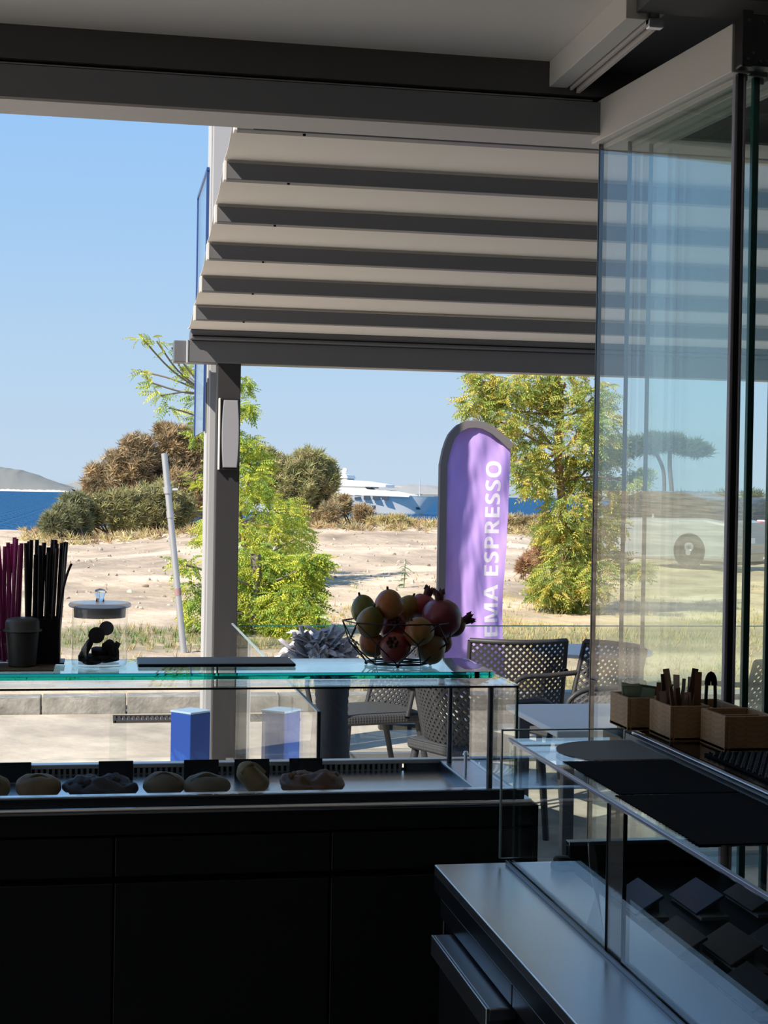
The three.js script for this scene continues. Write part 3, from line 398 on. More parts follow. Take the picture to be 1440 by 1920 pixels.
const chairProto = (() => { // faces +z
  const w = .52, h = .40, bend = (s) => .10 * Math.pow((s / w) * 2 - 1, 2);
  const Pf = (s, t) => V(s - w / 2, .44 + t, -.20 - t * .24 + bend(s)), Nf = (s, t) => V(-(s / w * 2 - 1) * .5, .2, 1).normalize();
  const back = lattice(Pf, Nf, w, h, .036, .012, .008);
  const frame = []; for (const [a, b] of [[[0, 0], [0, h]], [[w, 0], [w, h]]]) frame.push(tube([0, .25, .5, .75, 1].map((k) => Pf(a[0] + (b[0] - a[0]) * k, a[1] + (b[1] - a[1]) * k)), .013, 8, 6)); for (const t of [0, h]) frame.push(tube([0, .25, .5, .75, 1].map((k) => Pf(w * k, t)), .014, 12, 6));
  const seat = rb(-.25, .25, .40, .455, -.22, .26, .02, 3); const legs = []; for (const x of [-1, 1]) for (const z of [-1, 1]) legs.push(bar(V(x * .23, 0, z > 0 ? .25 : -.27), V(x * .22, .41, z > 0 ? .22 : -.18), .015, .019, 8));
  const arms = [-1, 1].map((x) => tube([V(x * .26, .68, -.20), V(x * .275, .665, 0), V(x * .275, .655, .20), V(x * .255, .60, .26), V(x * .235, .42, .24)], .014, 20, 6));
  return (name, label, x, z, turn, lift = 0) => { const t = thing(name, label, 'chair', V(x, 0, z), 'lattice armchairs on the terrace', false); t.rotation.y = turn; put('backrest', back, M.rattan, t); put('back_frame', merged(frame), M.rattan, t); put('seat', seat, M.rattanSeat, t); legs.forEach((g) => put('leg', g, M.rattan, t)); arms.forEach((g) => put('armrest', g, M.rattan, t)); return t; };
})();
chairProto('lattice_armchair', 'dark lattice armchair with its back turned, in front of the purple flag', 2.19, -8.05, Math.PI - .05);
chairProto('lattice_armchair', 'dark lattice armchair with woven seat seen side on behind the display case', 1.43, -8.1, -Math.PI / 2 + .25);
chairProto('lattice_armchair', 'dark lattice armchair with leaning back under the fruit bowl end of the counter', 1.74, -7.0, Math.PI - 1.15);
chairProto('lattice_armchair', 'dark lattice armchair seen edge on beside the folded glass panes', 2.42, -7.5, -Math.PI / 2 + .3);
chairProto('lattice_armchair', 'dark lattice armchair half hidden at the far right pane', 3.02, -7.1, -Math.PI / 2 - .6);
{
  const t = thing('terrace_table', 'white topped square terrace table behind the counter corner', 'table', V(2.03, 0, -5.8));
  mesh('table_top', rb(1.66, 2.42, .715, .74, -6.16, -5.43, .006), M.tableTop, t); for (const x of [1.72, 2.36]) for (const z of [-6.1, -5.49]) mesh('leg', rb(x - .022, x + .022, 0, .715, z - .022, z + .022, .003), M.greyAlu, t); mesh('apron', [bb(1.72, 2.36, .66, .715, -5.51, -5.49), bb(1.72, 2.36, .66, .715, -6.1, -6.08)], M.greyAlu, t);
  const u = thing('terrace_table', 'white topped terrace table between the two lattice armchairs', 'table', V(2.9, 0, -7.95)); mesh('table_top', T(cyl(.34, .34, .02, 40), 2.75, .72, -8.35), M.tableTop, u); mesh('pedestal', T(cyl(.035, .03, .70, 14), 2.75, .02, -8.35), M.greyAlu, u); mesh('base_plate', T(cyl(.22, .2, .02, 28), 2.75, 0, -8.35), M.greyAlu, u); u.position.set(2.9, 0, -7.95);
}
{ // tall ribbed planter with silver leaves
  const cx = .96, cz = -6.35, t = thing('silver_plant', 'fluffy silver leaved plant in a tall dark ribbed planter', 'plant', V(cx, 0, cz));
  const prof = []; for (let i = 0; i <= 60; i++) { const y = i / 60 * .86, r = .108 - .042 * smooth(0, .75, y) + .010 * smooth(.7, .86, y) + (i % 2 ? .003 : 0); prof.push([r, y]); } prof.unshift([0, 0]); prof.push([.068, .86], [.062, .80], [0, .80]);
  mesh('planter', lathe(prof, 36).translate(cx, 0, cz), std([.045, .045, .055], .6), t);
  const leafG = [0, 1, 2].map((k) => sheet(4, 8, (u, v) => { const w = .020 * Math.pow(Math.sin(Math.PI * Math.min(1, .06 + v * .92)), .7) * (1 + .25 * Math.sin(v * 30 + k)), s = u * 2 - 1; return V(s * w, v * .17 * (1 - .25 * v), .06 * v * v + .014 * s * s * (1 + k * .4) - .03 * Math.sin(v * 3) * (k - 1)); }, .0015));
  const lm = [[.58, .57, .60], [.50, .49, .53], [.66, .65, .68]].map((c) => std(c, .85)); const heads = [[.885, .915, .0, .95, 130], [.99, .91, .02, .62, 70], [.94, .90, .05, .7, 60]];
  for (const [hx, hy, hz, s, n] of heads) for (let i = 0; i < n; i++) { const o = put('leaf', leafG[i % 3], lm[Math.floor(rnd() * 3)], t, hx + R(-.02, .02), hy + R(-.03, .02), cz + hz + R(-.02, .02)); o.rotation.set(0, 0, 0); o.quaternion.setFromEuler(new THREE.Euler(R(.0, 1.35), R(0, 6.283), 0, 'YXZ')); o.scale.setScalar(s * R(.8, 1.2)); }
}

// ------------------------------------------------------------------ the room
const CEIL = 2.612;
struct('floor', bb(-3, 4, -.2, 0, -3.62, 3), M.floor);
struct('ceiling', bb(-3.7, 4.2, CEIL, CEIL + .25, -3.62, 3.2), M.ceiling);
struct('wall_back', bb(-3.2, 4.2, 0, CEIL, 3, 3.2), M.wallRoom);
struct('wall_left', [bb(-3.2, -3, 2.45, CEIL, -3.62, 3), bb(-3.2, -3, 0, 2.45, -3.62, -3.42), bb(-3.2, -3, 0, 2.45, -.9, 3)], M.wallRoom);
struct('wall_right', bb(4, 4.2, 0, CEIL, -3.62, 3), M.wallRoom);
struct('wall_front', bb(-3, 4, 2.538, CEIL, -3.62, -3.452), M.wallDark);
{ const o = struct('trim_1', bb(-3, 4, 2.4535, 2.524, -3.585, -3.45), M.header); put('soffit', bb(-3, 4, 2.4475, 2.4535, -3.585, -3.45), M.headerUnder, o); put('recess_back', bb(-3, 4, 2.524, 2.538, -3.60, -3.575), M.header, o); put('cable', bb(-3, 1.12, 2.5305, 2.5335, -3.474, -3.468), M.whiteAlu, o); }
struct('shade_wall_upper', bb(-3.2, 4.2, CEIL + .25, 5.95, -3.62, -3.3), M.wallDark);  // unseen upper wall, added only to throw shade over the pergola and terrace
{ // dropped track box under the ceiling
  const t = thing('ceiling_track', 'pale boxed sliding track under the ceiling above the folded panes', 'track', V(1.03, 2.552, -3.2));
  mesh('box', rb(1.008, 1.052, 2.552, CEIL, -3.45, -2.92, .002), M.whiteAlu, t); mesh('inner_rail', [bb(1.058, 1.064, 2.548, 2.572, -3.45, -2.93), bb(1.074, 1.082, 2.542, 2.575, -3.45, -2.93)], M.headerUnder, t); mesh('rail_bed', bb(1.052, 1.10, 2.575, CEIL, -3.45, -2.92), M.header, t); mesh('roller', rb(1.058, 1.09, 2.54, 2.56, -2.945, -2.925, .003), M.steel, t);
  const u = thing('ceiling_beam', 'dark cross beam under the ceiling above the black hinge block', 'beam', V(1.5, 2.55, -2.9)); mesh('beam', bb(1.03, 2.4, 2.565, CEIL, -2.92, -2.80), M.wallDark, u); mesh('recess_panel', bb(1.11, 2.4, 2.598, CEIL, -3.45, -2.92), M.wallDark, u);
}

// ------------------------------------------------------------------ folded glass panes
function foldPanel(label, x0, z0, x1, z1, railMat, nearTrim) {
  const t = thing('folding_glass_pane', label, 'glass panel', V((x0 + x1) / 2, 0, (z0 + z1) / 2), null, false); const L = Math.hypot(x1 - x0, z1 - z0); t.rotation.y = Math.atan2(x1 - x0, z1 - z0); // local z runs from far to near
  put('glass', bb(-.005, .005, .04, 2.437, -L / 2 + .012, L / 2 - .012), M.glassGreen, t);
  put('top_rail', rb(-.022, .022, 2.437, 2.531, -L / 2, L / 2, .002), railMat, t); put('rail_lip', rb(.004, .020, 2.425, 2.437, -L / 2 + .01, L / 2 - .01, .002), M.headerUnder, t); put('bottom_rail', rb(-.022, .022, .0, .06, -L / 2, L / 2, .002), M.greyAlu, t);
  put('far_edge', rb(nearTrim ? -.006 : -.0052, nearTrim ? .006 : .0052, .06, 2.437, -L / 2 + (nearTrim ? .006 : .009), -L / 2 + .012, .001), nearTrim ? M.edgeDark : M.edge, t);
  if (nearTrim) { put('near_edge', rb(-.006, .006, .06, 2.437, L / 2 - .014, L / 2 - .002, .002), M.edgeDark, t); put('seal_strip', rb(-.013, -.0062, .06, 2.43, L / 2 - .012, L / 2 - .0, .002), M.edgePale, t); put('seal_strip', rb(.0062, .012, .06, 2.43, L / 2 - .012, L / 2 - .0, .002), M.edgePale, t); }
  else put('near_edge', rb(-.007, .007, .06, 2.437, L / 2 - .014, L / 2 - .002, .002), M.edge, t);
  return t;
}
foldPanel('folded glass pane nearest the counter, with a white top rail', 1.150, -3.5, 1.220, -2.842, M.whiteAlu, true);
foldPanel('middle folded glass pane behind the white railed one', 1.206, -3.46, 1.262, -2.86, M.whiteAlu, false);
foldPanel('outer folded glass pane, last of the folded stack', 1.262, -3.47, 1.318, -2.88, M.whiteAlu, false);
{
  const t = thing('hinge_block', 'black hinge block with screws at the head of the folded panes', 'hinge', V(1.25, 2.437, -2.835)); mesh('block', rb(1.203, 1.34, 2.44, 2.54, -2.84, -2.80, .004), M.black, t); mesh('plate', rb(1.200, 1.222, 2.436, 2.545, -2.80, -2.794, .002), M.black, t);
  for (const [x, y] of [[1.212, 2.525], [1.245, 2.525], [1.256, 2.526], [1.222, 2.462], [1.212, 2.45], [1.24, 2.449], [1.252, 2.45]]) mesh('screw', T(cyl(.003, .003, .003, 10), x, y, -2.7945 + (x > 1.222 ? -.006 : 0), Math.PI / 2), M.steelDark, t);
}

// ------------------------------------------------------------------ front counter with display case
{
  const t = thing('front_counter', 'black cabinet counter with drawers under the pastry display case', 'counter', V(-.3, 0, -3.3));
  mesh('carcass', bb(-1.6, .90, .08, .955, -3.56, -3.12), M.blackMatte, t); mesh('plinth', bb(-1.6, .89, 0, .08, -3.54, -3.16), M.blackMatte, t);
  mesh('fascia', rb(-1.6, .905, .912, .958, -3.14, -3.10, .002), M.cabinet, t);
  const xs = [-1.6, -.845, -.405, .035, .472, .903]; for (let i = 0; i < 5; i++) { const a = xs[i] + .002, b = xs[i + 1] - .002; mesh('drawer_front', rb(a, b, .828, .906, -3.13, -3.104, .002), M.cabinet, t); const d = mesh('door', rb(a, b, .09, .814, -3.13, -3.104, .002), M.cabinet, t); }
  mesh('end_panel', bb(.90, .91, .0, .955, -3.56, -3.10), M.cabinet, t);
}
{
  const XL = -1.55, XR = .86, ZF = -3.10, ZB = -3.49;
  const t = thing('display_case', 'glass pastry display case with steel tray on the front counter', 'display case', V(-.3, .955, -3.3));
  mesh('front_rim', [T(new THREE.CylinderGeometry(.0075, .0075, XR + .03 - XL, 20), (XL + XR + .03) / 2, .9635, -3.085, 0, 0, Math.PI / 2), bb(XL, XR + .03, .9585, .9705, -3.13, -3.085)], M.steelBright, t); mesh('front_ledge', rb(XL, XR + .02, .969, .987, -3.118, -3.102, .002), M.steelDark, t); mesh('front_lip', rb(XL, XR, .987, .991, -3.122, -3.102, .001), M.steel, t);
  mesh('tray_floor', bb(XL, .79, .955, .960, ZB + .0, -3.12), M.steel, t); mesh('rear_rail', rb(XL, XR, .976, .986, ZB - .03, ZB - .0, .003), M.steelSatin, t); mesh('side_deck', rb(.785, XR + .005, .975, .983, ZB, -3.12, .002), M.steelSatin, t); mesh('side_wall', bb(.783, .787, .960, .98, ZB, -3.12), M.steelDark, t);
  mesh('rear_wall', bb(.70, .785, .96, .977, ZB - .004, ZB), M.steelDark, t); mesh('vent_back', bb(XL, .70, .96, .977, ZB - .03, ZB - .026), M.blackMatte, t);
  const fins = []; for (let x = XL; x < .70; x += .0125) fins.push(bb(x, x + .006, .960, .977, ZB - .006, ZB)); mesh('vent_grille', fins, std([.24, .235, .22], .5), t);
  mesh('front_glass', bb(XL, XR, .991, 1.203, ZF, ZF + .006), M.clear, t); mesh('top_glass', bb(XL, XR, 1.2032, 1.2092, -3.42, ZF + .006), M.clear, t); mesh('front_top_edge', bb(XL, XR, 1.2025, 1.2065, ZF + .0055, ZF + .0075), M.edgeDark, t);
  mesh('end_glass', bb(XR - .006, XR, .984, 1.203, ZB, ZF), M.clear, t); mesh('end_edge', bb(XR - .004, XR + .001, .984, 1.207, ZF - .001, ZF + .0065), M.edge, t);
  mesh('joint_strip', bb(.022, .056, .991, 1.203, ZF - .004, ZF - .001), M.clear, t); mesh('corner_post', [T(cyl(.0065, .0065, .216, 14), .806, .986, -3.112)], M.steelDark, t); mesh('rear_post', T(cyl(.006, .006, .22, 12), .80, .982, -3.46), M.steelDark, t);
  mesh('shelf_support', [T(cyl(.009, .009, .0165, 14), .72, 1.2092, -3.2), T(cyl(.009, .009, .0165, 14), -.3, 1.2092, -3.2), T(cyl(.009, .009, .0165, 14), -1.3, 1.2092, -3.2)], M.steel, t); mesh('pin', [T(cyl(.004, .004, .045, 10), .80, .983, -3.30), T(cyl(.007, .004, .008, 10), .80, 1.028, -3.30)], M.steel, t);
  const s = thing('glass_shelf', 'thick green edged glass shelf on top of the pastry case', 'glass shelf', V(-.3, 1.229, -3.2));
  const sh = new THREE.Shape(); const x0 = -1.55, x1 = .802, z0 = 3.065, z1 = 3.325, r = .02; sh.moveTo(x0, z0); sh.lineTo(x1 - r, z0); sh.quadraticCurveTo(x1, z0, x1, z0 + r); sh.lineTo(x1, z1 - r); sh.quadraticCurveTo(x1, z1, x1 - r, z1); sh.lineTo(x0, z1); sh.closePath();
  mesh('slab', new THREE.ExtrudeGeometry(sh, { depth: .0118, bevelEnabled: true, bevelSize: .0015, bevelThickness: .0008, bevelSegments: 2 }).rotateX(-Math.PI / 2).translate(0, 1.2268, 0), M.slab, s);
}
// price cards and pastries
for (const [x0, x1, w] of [[-.209, -.142, 'rear left of the round bun'], [.002, .077, 'behind the dark crumbly pastry'], [.188, .265, 'between the two smooth pastries'], [.30, .378, 'behind the cone shaped pastry'], [.423, .498, 'behind the lumpy pastry roll']]) { const o = mesh('price_card', rb(-(x1 - x0) / 2, (x1 - x0) / 2, 0, .044, -.002, .002, .001), M.card); o.position.set((x0 + x1) / 2, .9605, -3.42); o.rotation.x = -.08; tag(o, 'small black price card standing ' + w, 'price card', 'black price cards in the pastry case'); }
function pastry(label, px0, px1, pyTop, z, shape, col, sd) {
  const a = onZ(px0, 1485, z), b = onZ(px1, 1485, z), top = onZ((px0 + px1) / 2, pyTop, z).y, y0 = .9605, w = (b.x - a.x) / 2, h = (top - y0), t = thing('pastry', label, 'pastry', V((a.x + b.x) / 2, y0, z), 'pastries in the display case', false);
  let g = shape === 'cone' ? new THREE.CapsuleGeometry(h * .36, w * .85, 8, 28).rotateZ(.75) : new THREE.SphereGeometry(1, 36, 24);
  if (shape !== 'cone') { const p = g.attributes.position; for (let i = 0; i < p.count; i++) { let x = p.getX(i), y = p.getY(i), z2 = p.getZ(i); const k = shape === 'bun' ? Math.pow(Math.abs(y), .8) * Math.sign(y) : y; p.setXYZ(i, x * w, (k * .5 + .5) * h, z2 * Math.min(w, .065)); } } else g.translate(0, h * .52, 0);
  g = wobble(g, shape === 'lumpy' ? .012 : .004, shape === 'lumpy' ? 38 : 26, sd); const p = g.attributes.position; for (let i = 0; i < p.count; i++) if (p.getY(i) < 0) p.setY(i, 0); const cc = []; for (let i = 0; i < p.count; i++) { const n = .5 + .5 * noise(p.getX(i) * 40 + sd, p.getY(i) * 40, p.getZ(i) * 40); cc.push(...col.map((c) => c * (.7 + .6 * n))); } g.setAttribute('color', new THREE.Float32BufferAttribute(cc, 3));
  put('crust', g, std([1, 1, 1], .65, { vertexColors: true }), t);
  if (shape === 'lumpy') { const bits = []; for (let i = 0; i < 12; i++) bits.push(T(new THREE.IcosahedronGeometry(R(.004, .008), 1), R(-.8, .8) * w, h * R(.75, .95), R(-.02, .04))); put('topping', merged(bits), std(col.map((c) => c * 1.3), .7), t); }
  else { put('crease', tube([V(-w * .7, h * .72, .02), V(0, h * 1.0, .012), V(w * .7, h * .72, .02)], .004, 12, 6), std(col.map((c) => c * .8), .7), t); }
  return t;
}
pastry('round golden bun cut off by the case end', -42, 19, 1455, -3.24, 'bun', [.34, .22, .11], 1);
pastry('round golden bun with dark base in the pastry case', 27, 115, 1452, -3.24, 'bun', [.34, .20, .09], 2);
pastry('dark crumbly chocolate pastry dusted with sugar', 118, 256, 1456, -3.24, 'lumpy', [.10, .08, .085], 3);
pastry('smooth pale brown pastry beside the chocolate one', 267, 346, 1448, -3.24, 'smooth', [.26, .19, .12], 4);
pastry('smooth brown turnover beside the rolled cone', 343, 430, 1450, -3.22, 'smooth', [.25, .18, .11], 5);
pastry('golden rolled cone pastry standing tilted in the case', 440, 505, 1430, -3.25, 'cone', [.42, .28, .13], 6);
pastry('long lumpy red brown pastry roll at the row end', 523, 646, 1448, -3.24, 'lumpy', [.24, .12, .07], 7);

// ------------------------------------------------------------------ things on the glass shelf
const TOP = 1.2395;
{ // bowl and fruit
  const c = V(.624, TOP, -3.195), t = thing('wire_bowl', 'black wire fruit bowl on the glass shelf', 'bowl', c, null, false), wire = M.black;
  const n = 8, rim = [], mid = [], bot = []; for (let i = 0; i < n; i++) { const a = i / n * 6.2832 + .2; rim.push(V(.120 * Math.cos(a), .093, .105 * Math.sin(a))); mid.push(V(.112 * Math.cos(a + .39), .052, .10 * Math.sin(a + .39))); bot.push(V(.068 * Math.cos(a), .006, .066 * Math.sin(a))); }
  const loop = (p, r) => p.map((q, i) => bar(q, p[(i + 1) % n], r, r, 6)); put('rim', merged(loop(rim, .0016)), wire, t); put('base_ring', merged([...loop(bot, .0022), ...bot.slice(0, 4).map((q, i) => bar(q, bot[i + 4], .0016, .0016, 6))]), wire, t);
  for (let i = 0; i < n; i++) { put('wire', merged([bar(rim[i], mid[i], .0014, .0014, 6), bar(rim[(i + 1) % n], mid[i], .0014, .0014, 6), bar(mid[i], bot[i], .0014, .0014, 6), bar(mid[i], bot[(i + 1) % n], .0014, .0014, 6)]), wire, t); }
  for (let i = 0; i < 4; i++) put('foot', new THREE.SphereGeometry(.004, 10, 8), wire, t, bot[i * 2].x, .004, bot[i * 2].z);
}
function fruit(kind, label, px, py, rx, ry, z, base, blush, tilt = [0, 0, 0], group) {
  const c = onZ(px, py, z), k = Math.abs(z) / F * 1.03, t = thing(kind, label, kind === 'pomegranate' ? 'pomegranate' : 'mango', c, 'fruit in the wire bowl', false), a = rx * k, b = ry * k;
  let g = new THREE.SphereGeometry(1, 40, 28); const p = g.attributes.position; for (let i = 0; i < p.count; i++) { const y = p.getY(i); if (kind === 'pomegranate') { const f = 1 + .05 * Math.cos(3 * Math.atan2(p.getZ(i), p.getX(i))) * (1 - Math.abs(y)); p.setXYZ(i, p.getX(i) * a * f, y * b * (y > .8 ? 1 - (y - .8) * .2 : 1), p.getZ(i) * a * f); } else p.setXYZ(i, p.getX(i) * a * (1 - .10 * y) + .06 * a * y * y, y * b, p.getZ(i) * a * .92 * (1 - .08 * y)); }
  g = wobble(g, kind === 'pomegranate' ? .0018 : .0009, 30, px); const q = g.attributes.position, cc = []; for (let i = 0; i < q.count; i++) { const n = noise(q.getX(i) * 18 + px, q.getY(i) * 18, q.getZ(i) * 18) + .35 * noise(q.getX(i) * 90, q.getY(i) * 90 + px, q.getZ(i) * 90), m = smooth(-.35, .4, n); cc.push(...base.map((v, j) => v + (blush[j] - v) * m)); } g.setAttribute('color', new THREE.Float32BufferAttribute(cc, 3));
  put('skin', g, phy([1, 1, 1], .38, { vertexColors: true, clearcoat: .25, clearcoatRoughness: .3 }), t);
  const stemMat = std(base.map((v) => v * .35), .8);
  if (kind === 'pomegranate') { const cr = [new THREE.CylinderGeometry(.011, .009, .014, 14, 1, true).translate(0, b + .004, 0)]; for (let i = 0; i < 6; i++) cr.push(T(new THREE.ConeGeometry(.006, .012, 6), .010, b + .015, 0, 0, 0, -.35).rotateY(i * 1.047)); put('crown', merged(cr), std([.11, .03, .03], .7, { side: THREE.DoubleSide }), t); } else put('stalk', cyl(.003, .0022, .008, 8), stemMat, t, 0, b - .002, 0);
  t.rotation.set(...tilt); return t;
}
const GR = [.11, .14, .02], OR = [.44, .13, .035], YG = [.26, .20, .035], RD = [.28, .03, .035], DR = [.16, .025, .04], PK = [.30, .07, .05];
fruit('mango', 'green mango at the back left of the wire bowl', 682, 1143, 24, 28, -3.235, GR, [.20, .20, .04], [0, 0, .3]);
fruit('mango', 'green and orange mango at the front left of the bowl', 694, 1166, 25, 30, -3.165, GR, [.34, .19, .05], [.2, 0, -.2]);
fruit('mango', 'orange mango on top of the fruit heap', 729, 1133, 27, 28, -3.175, OR, [.42, .22, .08], [0, 0, .1]);
fruit('mango', 'yellow green mango behind the topmost orange one', 762, 1141, 22, 27, -3.235, YG, [.34, .20, .05], [0, 0, -.5]);
fruit('pomegranate', 'bright red pomegranate at the back of the bowl', 792, 1137, 25, 24, -3.245, RD, [.40, .05, .07], [0, 0, -.4]);
fruit('pomegranate', 'large dark red pomegranate with upright crown', 827, 1159, 37, 38, -3.185, DR, [.28, .05, .08], [.1, 0, .12]);
fruit('pomegranate', 'brownish pomegranate leaning on the right rim', 852, 1174, 18, 24, -3.225, [.24, .10, .06], DR, [0, 0, -1.1]);
fruit('mango', 'orange yellow mango at the front of the bowl', 785, 1184, 28, 27, -3.125, [.34, .20, .06], OR, [.3, 0, .6]);
fruit('pomegranate', 'red pomegranate low at the front of the bowl', 740, 1214, 29, 28, -3.145, PK, RD, [1.2, 0, .3]);
fruit('mango', 'orange mango low at the left of the bowl', 697, 1207, 23, 26, -3.185, OR, GR, [0, 0, .8]);
fruit('mango', 'olive green mango low at the right of the bowl', 808, 1216, 28, 28, -3.165, [.22, .16, .06], [.32, .18, .07], [0, 0, -.7]);
fruit('pomegranate', 'dark pomegranate with pink crown in the middle of the heap', 738, 1174, 27, 26, -3.205, DR, RD, [1.3, 0, 0]);
fruit('pomegranate', 'pinkish pomegranate low behind the olive mango', 826, 1205, 20, 22, -3.225, PK, RD, [0, 0, -.6]);
{ // cookie jar
  const t = thing('glass_jar', 'lidded clear glass jar on the shelf', 'jar', V(0, TOP, -3.2), null, false), r = .056;
  const cm = phy([.97, .985, .98], 0, { transmission: 1, thickness: 0, ior: 1.5, side: THREE.DoubleSide }); put('body', lathe([[0, .002], [r - .004, .002], [r, .006], [r, .118], [r + .001, .120]], 48), cm, t); put('base', cyl(r - .001, r - .001, .006, 40), cm, t, 0, .001, 0);
  const l = put('lid', lathe([[0, .121], [r + .006, .121], [r + .008, .125], [r + .005, .130], [0, .132]], 48), phy([.92, .93, .95], .22, { transmission: .7, thickness: 0 }), t); put('plug', lathe([[r - .004, .100], [r - .003, .121], [r - .008, .121], [r - .009, .100], [r - .004, .100]], 40), phy([.62, .60, .60], .5, { transmission: .4, thickness: 0 }), l); put('knob', lathe([[0, .132], [.009, .132], [.008, .140], [.011, .150], [.010, .156], [0, .159]], 24), phy([.95, .97, 1], .02, { transmission: 1, thickness: .02, ior: 1.5 }), l);
  put('sticker', cyl(.0165, .0165, .0008, 32), std([.035, .034, .038], .6), t, -.006, .068, r + .001, Math.PI / 2, 0, 0); put('sticker', cyl(.015, .015, .0008, 32), std([.30, .28, .33], .7), t, .014, .072, -r - .001, Math.PI / 2, 0, 0);
  const ck = (() => { const g = wobble(new THREE.CylinderGeometry(.021, .020, .011, 28, 2), .0012, 60); return prep(g); })(); const spots = [[-.026, .036, .012, .2, 1.05], [-.014, .015, .016, .12, .12], [.014, .016, .016, -.1, -.1], [.030, .030, .004, .2, -1.15], [.004, .029, .0, .25, .12], [-.022, .014, -.018, .1, 0], [.020, .014, -.020, .15, .1], [.022, .034, .014, .15, -1.3]];
  spots.forEach(([x, y, z, rx, rz], i) => { const o = new THREE.Mesh(ck, std([.022, .014, .012], .8)); o.name = numbered('cookie'); o.castShadow = o.receiveShadow = true; o.position.set(x, TOP + y, -3.2 + z); o.rotation.set(rx, i, rz); tag(o, 'round dark cookie inside the lidded glass jar', 'cookie', 'dark cookies in the glass jar'); scene.add(o); });
}
{ // serving board
  const o = tag(mesh('serving_board', rb(.078, .402, TOP, TOP + .007, -3.30, -3.165, .003), M.black), 'flat black serving board lying on the glass shelf', 'board');
  const b = tag(mesh('serving_board', rb(-.62, -.088, TOP, TOP + .005, -3.30, -3.10, .002), std([.22, .17, .12], .6)), 'thin brown board under the straws and lidded cups', 'board');
}
function cup(x, z, label) { const t = thing('lidded_cup', label, 'cup', V(x, TOP + .005, z), 'grey lidded cups on the shelf', false), m = std([.075, .08, .078], .5), m2 = std([.13, .135, .135], .4);
  put('body', lathe([[0, 0], [.026, 0], [.0275, .003], [.0325, .068], [.0325, .070], [0, .070]], 36), m, t); put('lid', lathe([[.0385, .0705], [.0385, .0735], [.034, .0745], [.0335, .089], [.030, .0955], [.020, .0975], [0, .098]], 36), m2, t); return t; }
cup(-.152, -3.155, 'dark grey lidded cup standing before the magenta straws'); cup(-.232, -3.16, 'dark grey lidded cup cut off by the picture edge');
{ // straw holders and straws
  const hb = TOP + .005, A = thing('straw_holder', 'black square holder filled with black straws', 'holder', V(-.115, hb, -3.225), null, false);
  const wall = (w, d, h, th) => merged([bb(-w, w, 0, th, -d, d), bb(-w, -w + th, 0, h, -d, d), bb(w - th, w, 0, h, -d, d), bb(-w, w, 0, h, -d, -d + th), bb(-w, w, 0, h, d - th, d)]);
  put('box', wall(.036, .036, .092, .003), M.black, A); put('foot', bb(-.042, .045, -.0, .003, -.042, .042), M.black, A);
  const B = thing('straw_holder', 'clear cylinder holder filled with magenta straws', 'holder', V(-.188, hb, -3.225), null, false); put('cylinder', lathe([[.030, .001], [.030, .20], [.0312, .20], [.0312, 0], [0, 0]], 32), phy([.96, .97, .98], 0, { transmission: 1, thickness: 0, side: THREE.DoubleSide }), B);
  const st = lathe([[.0034, 0], [.0034, .235], [.0042, .235], [.0042, 0]], 10);
  const straw = (x, z, tx, tz, len, m, label, group) => { const o = new THREE.Mesh(st, m); o.name = numbered('drinking_straw'); o.castShadow = o.receiveShadow = true; o.position.set(x, hb + .004, z); o.rotation.set(tz, R(0, 6), tx, 'XZY'); o.scale.y = len; tag(o, label, 'straw', group); scene.add(o); return o; };
  const bm = std([.018, .016, .02], .4), mm = phy([.72, .09, .38], .4, { transmission: .25, thickness: 0 }), gm = phy([.42, .46, .16], .4), br = std([.05, .03, .03], .4);
  for (let i = 0; i < 6; i++) for (let j = 0; j < 5; j++) straw(-.1435 + i * .0112 + R(-.001, .001), -3.25 + j * .012, R(-.05, .0) - .012 * (i - 3), R(-.04, .02), R(.92, 1.06), (i + j) % 4 ? bm : br, 'black drinking straw packed in the square black holder', 'black straws');
  for (let i = 0; i < 12; i++) { const a = i * 2.4, r = .006 + .018 * Math.sqrt(i / 12); straw(-.185 + r * Math.cos(a), -3.225 + r * Math.sin(a), R(-.06, .10), R(-.04, .03), R(.95, 1.1), mm, 'magenta drinking straw in the clear holder', 'magenta straws'); }
  for (let i = 0; i < 4; i++) straw(-.208 + i * .002, -3.235 + i * .006, .06 + i * .04, R(-.03, .03), R(.9, 1), gm, 'pale green drinking straw in the clear holder', 'green straws');
  const bent = tag(mesh('drinking_straw', tube([V(-.083, hb + .004, -3.19), V(-.082, hb + .06, -3.188), V(-.078, hb + .13, -3.186), V(-.066, hb + .185, -3.184), V(-.058, hb + .205, -3.183)], .0026, 24, 8), br), 'single bent dark straw leaning away from the holder', 'straw');
}

